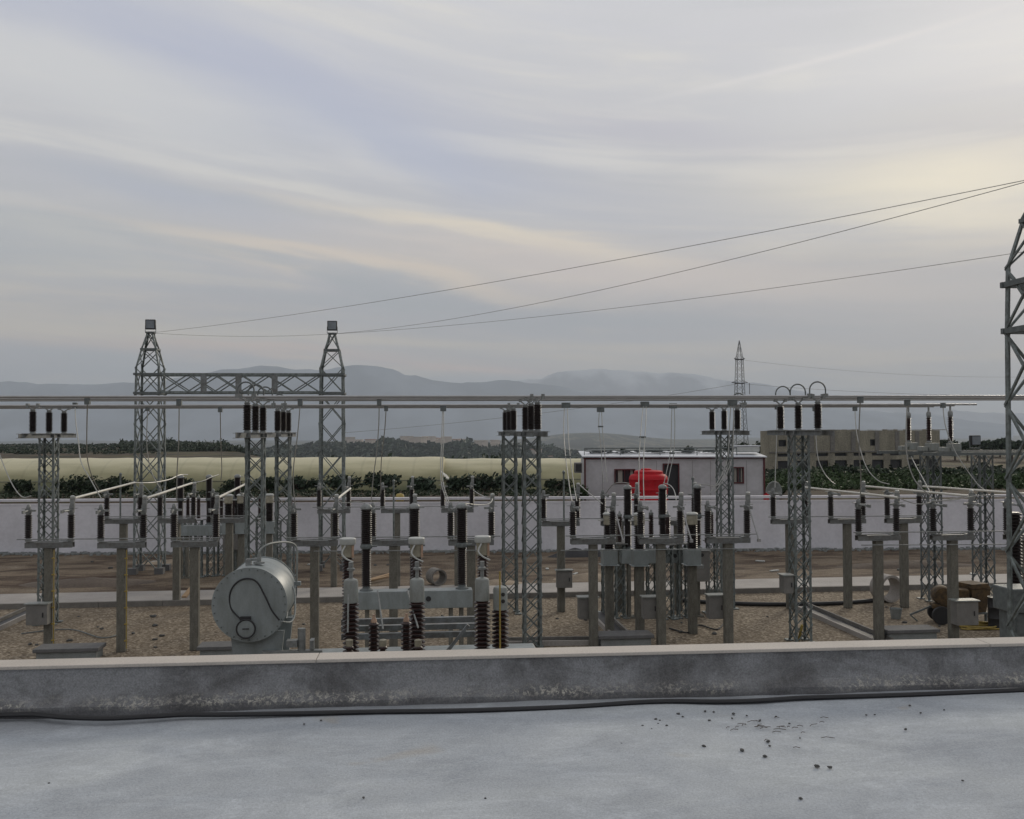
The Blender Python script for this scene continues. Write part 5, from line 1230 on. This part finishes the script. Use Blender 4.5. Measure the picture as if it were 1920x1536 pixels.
# trees
def tree(px, ytop, d_, w_, lb, mm='leaf', grp='distant trees', n=1500, sz=.28):
    p = P(px, 830, d_); zg = gz(p); top = H - (ytop - (810 - (px - 960) * .0042)) * d_ / FPX; h_ = max(1.5, top - zg)
    t = empty('tree', (p.x, p.y, zg), lb, 'tree', grp)
    m = MB(); leaves(m, (0, 0, h_ * .62), (w_ * .5, w_ * .45, h_ * .30), n, sz, seed=int(px)); m.build('crown', M[mm], t, recalc=False)
    s = MB().tube([(0, 0, -.3), (.05, 0, h_ * .35), (-.1, .1, h_ * .7)], [.22, .16, .06], 8)
    for k in range(4):
        a = k * 1.7; s.tube([(0, 0, h_ * .35), (math.cos(a) * w_ * .3, math.sin(a) * w_ * .3, h_ * .65)], [.08, .03], 6)
    s.build('trunk', M['bark'], t)
tl = [(1293, 836, 140, 5, 'small round tree right above the cabin roof'), (1388, 832, 170, 8, 'dark tree at the foot of the distant pylon'), (1416, 831, 165, 6, 'dark tree between the pylon and the stone building')]
for px, yt, d_, w_, lb in tl: tree(px, yt, d_, w_, lb)
rg = random.Random(11)
names = ['first', 'second', 'third', 'fourth', 'fifth', 'sixth', 'seventh', 'eighth', 'ninth']
for i in range(9):
    tree(1768 + i * 22 + rg.uniform(-5, 5), 822 + rg.uniform(-3, 5), 215 + rg.uniform(-25, 30), rg.uniform(5, 8), '%s tree from the left in the low tree line right of the stone building' % names[i], n=900, sz=.42)
def f4(rg):
    px = rg.uniform(225, 640); return px, rg.uniform(330, 560), .8 + 1.1 * max(0, noise.noise(Vector((px * .03, 2, 2))))
cover('woodland', f4, 13000, .20, M['leaf'], 'dark woodland band beyond the greenhouse on the left', 7, 'woodland')
def f5(rg):
    px = rg.uniform(-60, 300); return px, rg.uniform(300, 560), (.2 + 1.5 * max(0, noise.noise(Vector((px * .05, 4, 2))) - .1)) * .7
cover('hedgerow', f5, 1300, .26, M['leaf'], 'broken hedgerows across the brown fields at the left', 9, 'hedgerow')
def f6(rg):
    px = rg.uniform(560, 1450); return px, rg.uniform(170, 420), .5 + 1.4 * max(0, noise.noise(Vector((px * .02, 7, 2))))
cover('hillside_scrub', f6, 3500, .28, M['leaf'], 'dark scrub on the slope falling away behind the greenhouse', 10, 'scrub')

def f7(rg):
    px = rg.uniform(380, 1120); d_ = rg.uniform(1100, 1950); return px, d_, 1.5 + 7 * max(0, noise.noise(Vector((px * .02, d_ * .004, 3))))
cover('valley_wood', f7, 9000, .95, M['leaf'], 'dark hazy woodland on the near side of the valley beyond the greenhouse', 12, 'woodland')
# houses far down in the plain
hm_ = []
for k in range(3):
    w_, d_, h_ = ((7, 6, 3.5), (9, 7, 4.5), (6, 6, 3))[k]
    hm_.append((MB().box((0, 0, h_ / 2 - 1), (w_, d_, h_ + 2)).mesh('wall', M['house']), MB().box((0, 0, h_ + .2), (w_ + .6, d_ + .6, .35)).mesh('roof', M['houser'] if k == 0 else M['house'])))
rg = random.Random(21)
for i in range(70):
    if i < 44: px, d_ = rg.gauss(790, 85), rg.uniform(1480, 1800)
    elif i < 60: px, d_ = rg.uniform(0, 560), rg.uniform(600, 1500)
    else: px, d_ = rg.uniform(1000, 1300), rg.uniform(1400, 2200)
    d_ = max(d_, 1150)
    p = P(px, 830, d_); e = empty('farm_house', (p.x, p.y, gz(p)), 'tiny pale house in the hazy plain beyond the switchyard', 'house', 'tiny houses scattered over the plain', rz=rg.uniform(0, 3)); sc_ = 1.9 if i < 44 else 1.0; e.scale = (sc_, sc_, sc_ * 1.5)
    for nm, me in zip(('wall', 'roof'), hm_[i % 3]):
        o = bpy.data.objects.new(nm, me); C.objects.link(o); o.parent = e

# unfinished stone building
a_, b_ = P(1441, 812, 150), P(1762, 812, 158)
dr = b_ - a_; dr.z = 0; l = dr.length; rz = math.atan2(dr.y, dr.x)
sb = empty('stone_building', (a_.x, a_.y, 0), 'unfinished two-storey raw block building with empty window openings, right of centre', 'building', rz=rz)
zt = H - 1.5 * 0 - .02; zb_ = -2.5
# front wall is built round its openings
cols_u = [(.055, .085), (.22, .245), (.60, .64)]; wins = []
for f_ in (.055, .58): wins.append((f_ * l, f_ * l + 1.3, 2.6 + .6, 4.6 - .4))
for i in range(9): wins.append((l * (.05 + .108 * i), l * (.05 + .108 * i) + 2.1, -.35, 1.0))
for i in range(9): wins.append((l * (.05 + .108 * i), l * (.05 + .108 * i) + 2.1, 1.65, 2.1))
xs = sorted(set([0, l] + [w_[0] for w_ in wins] + [w_[1] for w_ in wins])); zs = sorted(set([zb_, zt] + [w_[2] for w_ in wins] + [w_[3] for w_ in wins]))
fw = MB()
for x0_, x1_ in zip(xs, xs[1:]):
    for z0_, z1_ in zip(zs, zs[1:]):
        cx_, cz_ = (x0_ + x1_) / 2, (z0_ + z1_) / 2
        if any(w_[0] < cx_ < w_[1] and w_[2] < cz_ < w_[3] for w_ in wins): continue
        fw.add([(x0_, 0, z0_), (x1_, 0, z0_), (x1_, 0, z1_), (x0_, 0, z1_)], [(0, 1, 2, 3)])
fw.add([(0, .01, zb_), (0, 2.5, zb_), (0, 2.5, zt), (0, .01, zt)], [(0, 1, 2, 3)]).add([(l, .01, zb_), (l, 2.5, zb_), (l, 2.5, zt), (l, .01, zt)], [(0, 1, 2, 3)]).add([(0, 2.5, zb_), (l, 2.5, zb_), (l, 2.5, zt), (0, 2.5, zt)], [(0, 1, 2, 3)])
fw.add([(0, .0, zt), (l, .0, zt), (l, 2.5, zt), (0, 2.5, zt)], [(0, 1, 2, 3)])
rgh = MB(); x = 0
while x < l: s_ = rg.uniform(.4, 1.6); rgh.box((x + s_ / 2, .2, zt + .08), (s_ * .9, .4, rg.uniform(.02, .22))); x += s_
fw.build('wall', M['stone_house'], sb, recalc=False); rgh.build('ragged_top', M['stone_house'], sb)
MB().box((l / 2, -.07, 2.32), (l, .14, .18)).build('floor_band', M['kerb'], sb)
pl = MB()
for f_ in (.13, .24, .36, .48, .62, .74, .86): pl.box((f_ * l, -.06, 3.95), (.75, .12, 3.0))
pl.build('pilaster', M['kerb'], sb)
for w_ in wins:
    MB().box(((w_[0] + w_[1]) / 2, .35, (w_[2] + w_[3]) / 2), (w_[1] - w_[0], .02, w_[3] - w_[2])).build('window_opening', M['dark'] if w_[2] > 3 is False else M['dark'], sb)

# cabin
D1 = 60
a_, b_ = P(1096, 936, D1), P(1434, 936, D1)
dr = b_ - a_; dr.z = 0; l = dr.length; rz = math.atan2(dr.y, dr.x); zb_ = 1.22; zt = 3.95
cb = empty('site_cabin', (a_.x, a_.y, 0), 'white prefabricated cabin with dark red trim behind the wall', 'cabin', rz=rz)
def X(px): return (px - 1096) / (1434 - 1096) * l
def Z(py): return H - (py - 808.6) * D1 / FPX
holes = [(X(1153), X(1190), Z(905), Z(880)), (X(1244), X(1273), zb_ + .1, Z(870)), (X(1374), X(1394), Z(906), Z(877))]
xs = sorted(set([0, l] + [v for h_ in holes for v in h_[:2]])); zs = sorted(set([zb_ - .4, zt] + [v for h_ in holes for v in h_[2:]]))
fw = MB()
for x0_, x1_ in zip(xs, xs[1:]):
    for z0_, z1_ in zip(zs, zs[1:]):
        cx_, cz_ = (x0_ + x1_) / 2, (z0_ + z1_) / 2
        if any(w_[0] < cx_ < w_[1] and w_[2] < cz_ < w_[3] for w_ in holes): continue
        fw.add([(x0_, 0, z0_), (x1_, 0, z0_), (x1_, 0, z1_), (x0_, 0, z1_)], [(0, 1, 2, 3)])
fw.add([(0, .01, zb_), (0, 3, zb_), (0, 3, zt), (0, .01, zt)], [(0, 1, 2, 3)]).add([(l, .01, zb_), (l, 3, zb_), (l, 3, zt), (l, .01, zt)], [(0, 1, 2, 3)]).add([(0, 3, zb_), (l, 3, zb_), (l, 3, zt), (0, 3, zt)], [(0, 1, 2, 3)])
fw.build('wall', M['cabinwall'], cb, recalc=False)
rf = MB().add([(-.15, -.25, zt + .10), (l + .1, -.25, zt + .04), (l + .1, 3.2, zt + .30), (-.15, 3.2, zt + .36), (-.15, -.25, zt + .16), (l + .1, -.25, zt + .10), (l + .1, 3.2, zt + .36), (-.15, 3.2, zt + .42)], [(0, 1, 2, 3), (4, 5, 6, 7), (0, 1, 5, 4), (1, 2, 6, 5), (2, 3, 7, 6), (3, 0, 4, 7)])
rf.build('roof', M['sheet'], cb)
tm = MB().box((l / 2, -.04, zt + .02), (l + .1, .06, .10)).box((l / 2, -.04, zb_ + .05), (l + .1, .06, .12))
for px in (1097, 1433): tm.box((X(px), -.045, (zt + zb_) / 2), (.10, .07, zt - zb_ - .02))
tm.build('trim', M['redtrim'], cb)
pj = MB()
for k in range(1, 10):
    x = l * k / 10
    if any(h_[0] - .05 < x < h_[1] + .05 for h_ in holes): continue
    pj.box((x, -.004, (zt + zb_) / 2), (.02, .006, zt - zb_ - .3))
pj.build('panel_joint', M['cabinet'], cb)
for i, h_ in enumerate(holes):
    nm = 'door' if i == 1 else 'window'; cx_, cz_ = (h_[0] + h_[1]) / 2, (h_[2] + h_[3]) / 2; w_, hh = h_[1] - h_[0], h_[3] - h_[2]
    f = MB()
    for s in (-1, 1): f.box((cx_ + s * w_ / 2, -.03, cz_), (.07, .08, hh + .07))
    f.box((cx_, -.03, cz_ + hh / 2), (w_ - .072, .08, .07))
    if i != 1: f.box((cx_, -.03, cz_ - hh / 2), (w_ - .072, .08, .07)).box((cx_, -.02, cz_), (.04, .05, hh - .08))
    fo = f.build(nm, M['redtrim'], cb)
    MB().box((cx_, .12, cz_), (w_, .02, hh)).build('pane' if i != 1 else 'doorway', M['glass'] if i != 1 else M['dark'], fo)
    if i != 1: MB().box((cx_ - w_ * .22, .07, cz_), (w_ * .22, .02, hh * .9)).box((cx_ + w_ * .36, .07, cz_), (w_ * .12, .02, hh * .9)).build('curtain', M['curtain'], fo)
ac = MB().box((X(1101) - .55, -.15, Z(876)), (.45, .75, .62)).build('air_conditioner', M['cabinet'], cb, bevel=.02)
MB().box((X(1101) - .78, -.15, Z(876)), (.012, .5, .5)).box((X(1101) - .55, -.54, Z(876)), (.34, .015, .46)).build('grille', M['dark'], ac)
# things lying on the cabin roof
def onroof(px, z_, y=1.2): p = Matrix.Rotation(rz, 4, 'Z') @ Vector((X(px), y, z_)); return Vector((a_.x + p.x, a_.y + p.y, p.z))
q = onroof(1408, zt + .32); t = empty('water_cistern', q, 'white flat cistern on the right end of the cabin roof', 'cistern', rz=rz)
MB().box((0, 0, .2), (1.5, 1.0, .38)).build('tank', M['white'], t, bevel=.08); MB().box((0, 0, .41), (1.56, 1.06, .05)).build('lid', M['sheet'], t)
for px, w_, lb in ((1180, .9, 'low dark scrap on the cabin roof above the left window'), (1290, 1.1, 'dark scrap on the cabin roof right of the middle'), (1130, 1.0, 'thin dark rail frame at the left end of the cabin roof'), (1235, 1.2, 'heap of dark scrap on the middle of the cabin roof'), (1345, 1.0, 'dark scrap lying on the cabin roof behind the lattice tower')):
    q = onroof(px, zt + .28, 1.5); t = MB(); rg2 = random.Random(px)
    for k in range(16):
        v0 = Vector((rg2.uniform(-w_, w_), rg2.uniform(-.4, .4), rg2.uniform(.02, .22))); v1 = Vector((rg2.uniform(-w_, w_), rg2.uniform(-.4, .4), rg2.uniform(.02, .22))); t.bar(v0, v1, .10, .04)
    o = t.build('roof_scrap', M['steel_dark']); o.location = q; o.rotation_euler.z = rz; tag(o, lb, 'scrap')
t = MB().tube([(X(1097), .4, zt + .62), (X(1385), .4, zt + .62)], .045, 6)
for px in (1097, 1165, 1240, 1310, 1385): t.tube([(X(px), .4, zt + .1), (X(px), .4, zt + .62)], .025, 6)
t.build('roof_rail', M['steel_dark'], cb)
# red water tank
p = P(1216, 936, 56.5); zg = 1.2
t = empty('water_tank', (p.x, p.y, zg), 'bright red plastic water tank standing in front of the cabin', 'water tank')
hh = H - (886 - 809) * 56.5 / FPX - zg; r_ = 36 * 56.5 / FPX
MB().lathe([(r_ * .96, 0), (r_, .05), (r_, hh * .22), (r_ * 1.02, hh * .25), (r_, hh * .28), (r_, hh * .5), (r_ * 1.02, hh * .53), (r_, hh * .56), (r_, hh * .78), (r_ * 1.02, hh * .81), (r_, hh * .84), (r_ * .97, hh * .90), (r_ * .86, hh * .945), (r_ * .76, hh * .96), (r_ * .74, hh * 1.03), (r_ * .66, hh * 1.05), (r_ * .3, hh * 1.07)], (0, 0, 0), 40).build('tank_body', M['red'], t)
MB().lathe([(.28, hh + .10), (.30, hh + .13), (.30, hh + .20), (.26, hh + .22), (.1, hh + .235)], (-.12, 0, 0), 24).build('lid', M['red'], t)
# dish and odds behind the wall
q = P(1449, 922, 58); t = empty('satellite_dish', (q.x, q.y, gz(q)), 'pale round satellite dish standing right of the cabin', 'satellite dish', rz=R(20))
dh = q.z - gz(q)
vs = []; n = 24
for j in range(7):
    r_ = .62 * j / 6
    for k in range(n): a = 2 * math.pi * k / n; vs.append((r_ * math.cos(a), -.10 + .35 * (1 - (j / 6) ** 2) * .6, dh + r_ * math.sin(a)))
fs = [(j * n + k, j * n + (k + 1) % n, (j + 1) * n + (k + 1) % n, (j + 1) * n + k) for j in range(6) for k in range(n)]
do = MB().add(vs, fs, True).build('dish', M['grey_paint_light'], t, recalc=False); sm = do.modifiers.new('s', 'SOLIDIFY'); sm.thickness = .02
MB().tube([(0, .15, 0), (0, .15, dh)], .04, 8).tube([(0, -.05, dh - .6), (0, -.55, dh)], .02, 6).build('mast', M['steel'], t)
q = P(1437, 930, 57); tag(MB().box((q.x, q.y, q.z - .15), (.25, .25, .5)).lathe([(.05, q.z + .1), (.05, q.z + .18)], (q.x, q.y, 0), 8).build('fuel_can', M['red'], bevel=.03), 'small red can beside the right corner of the cabin', 'can')
q = P(750, 934, 50); tag(MB().lathe([(.05, -.22), (.22, -.18), (.26, 0), (.2, .18), (.05, .22)], (q.x, q.y, q.z), 10, 'X').build('sack', M['yellow'], bevel=.03), 'yellow sack lying on the ground just behind the wall', 'sack')
# distant pylon
p = P(1388, 840, 205); zg = gz(p); ptop = H + (808 - 638) * 205 / FPX
t = empty('pylon', (p.x, p.y, zg), 'distant grey lattice power pylon rising behind the cabin', 'pylon')
hp = ptop - zg; m_ = M['pylon']
lattice(m_, t, 3.0, 1.8, -.5, hp * .52, 8, .10, .045)
lattice(m_, t, 1.8, 1.3, hp * .52, hp * .84, 6, .09, .04)
lattice(m_, t, 1.3, .12, hp * .84, hp, 3, .08, .035)
ca = MB()
for zf, w_ in ((.64, 1.9), (.84, 1.25)):
    for s in (-1, 1):
        ca.bar((0, s * .8, hp * zf), (w_ * s * .9, 0, hp * zf + .2), .14).bar((0, s * -.8, hp * zf), (w_ * s * .9, 0, hp * zf + .2), .12).bar((s * .5, 0, hp * zf + .6), (w_ * s * .9, 0, hp * zf + .2), .08)
    ca.box((0, 0, hp * zf), (1.5, 1.5, .14))
ca.build('cross_arm', m_, t)
MB().tube([(2.1, 0, hp * .64 + .1), (2.1, 0, hp * .64 - 2.2)], .07, 6).build('insulator_string', m_, t)
PG = 'thin lines strung to the distant pylon'
top = Vector((p.x, p.y, zg + hp * .64)); top2 = Vector((p.x, p.y, zg + hp * .84))
cat(P(640, 812, 190), top, 1.0, 'thin distant line reaching the pylon from the left', .035, PG)
cat(top, P(2000, 740, 220), 1.0, 'thin distant line leaving the pylon to the right', .03, PG)
cat(top2, P(2000, 705, 240), 1.5, 'upper thin distant line leaving the pylon to the right', .022, PG)
# street-like floodlight / posts in the back of the yard
for px, y0_, y1_, d_, lb in ((226, 892, 975, 33, 'thin steel rod rising above the back-row disconnector at the left'), (1057, 888, 980, 32, 'thin green steel rod rising beside the twin dropper wire'), (738, 905, 1105, 33, 'slim steel mast standing between the two right gantry insulators'), (1299, 900, 1030, 31, 'thin steel rod rising in front of the cabin door')):
    p = P(px, y0_, d_); q = P(px, y1_, d_); tag(MB().tube([(p.x, p.y, 0), (p.x, p.y, p.z)], .03, 8).lathe([(.045, p.z), (.05, p.z + .06), (.02, p.z + .1)], (p.x, p.y, 0), 8).build('steel_rod', M['steel']), lb, 'rod')

# ------------------------------------------------------------------ render settings
scene.view_settings.view_transform = 'Standard'; scene.view_settings.look = 'None'; scene.view_settings.exposure = EXPO; scene.view_settings.gamma = 1
scene.cycles.volume_bounces = 0; scene.cycles.max_bounces = 5; scene.cycles.diffuse_bounces = 3; scene.cycles.glossy_bounces = 2; scene.cycles.transmission_bounces = 1
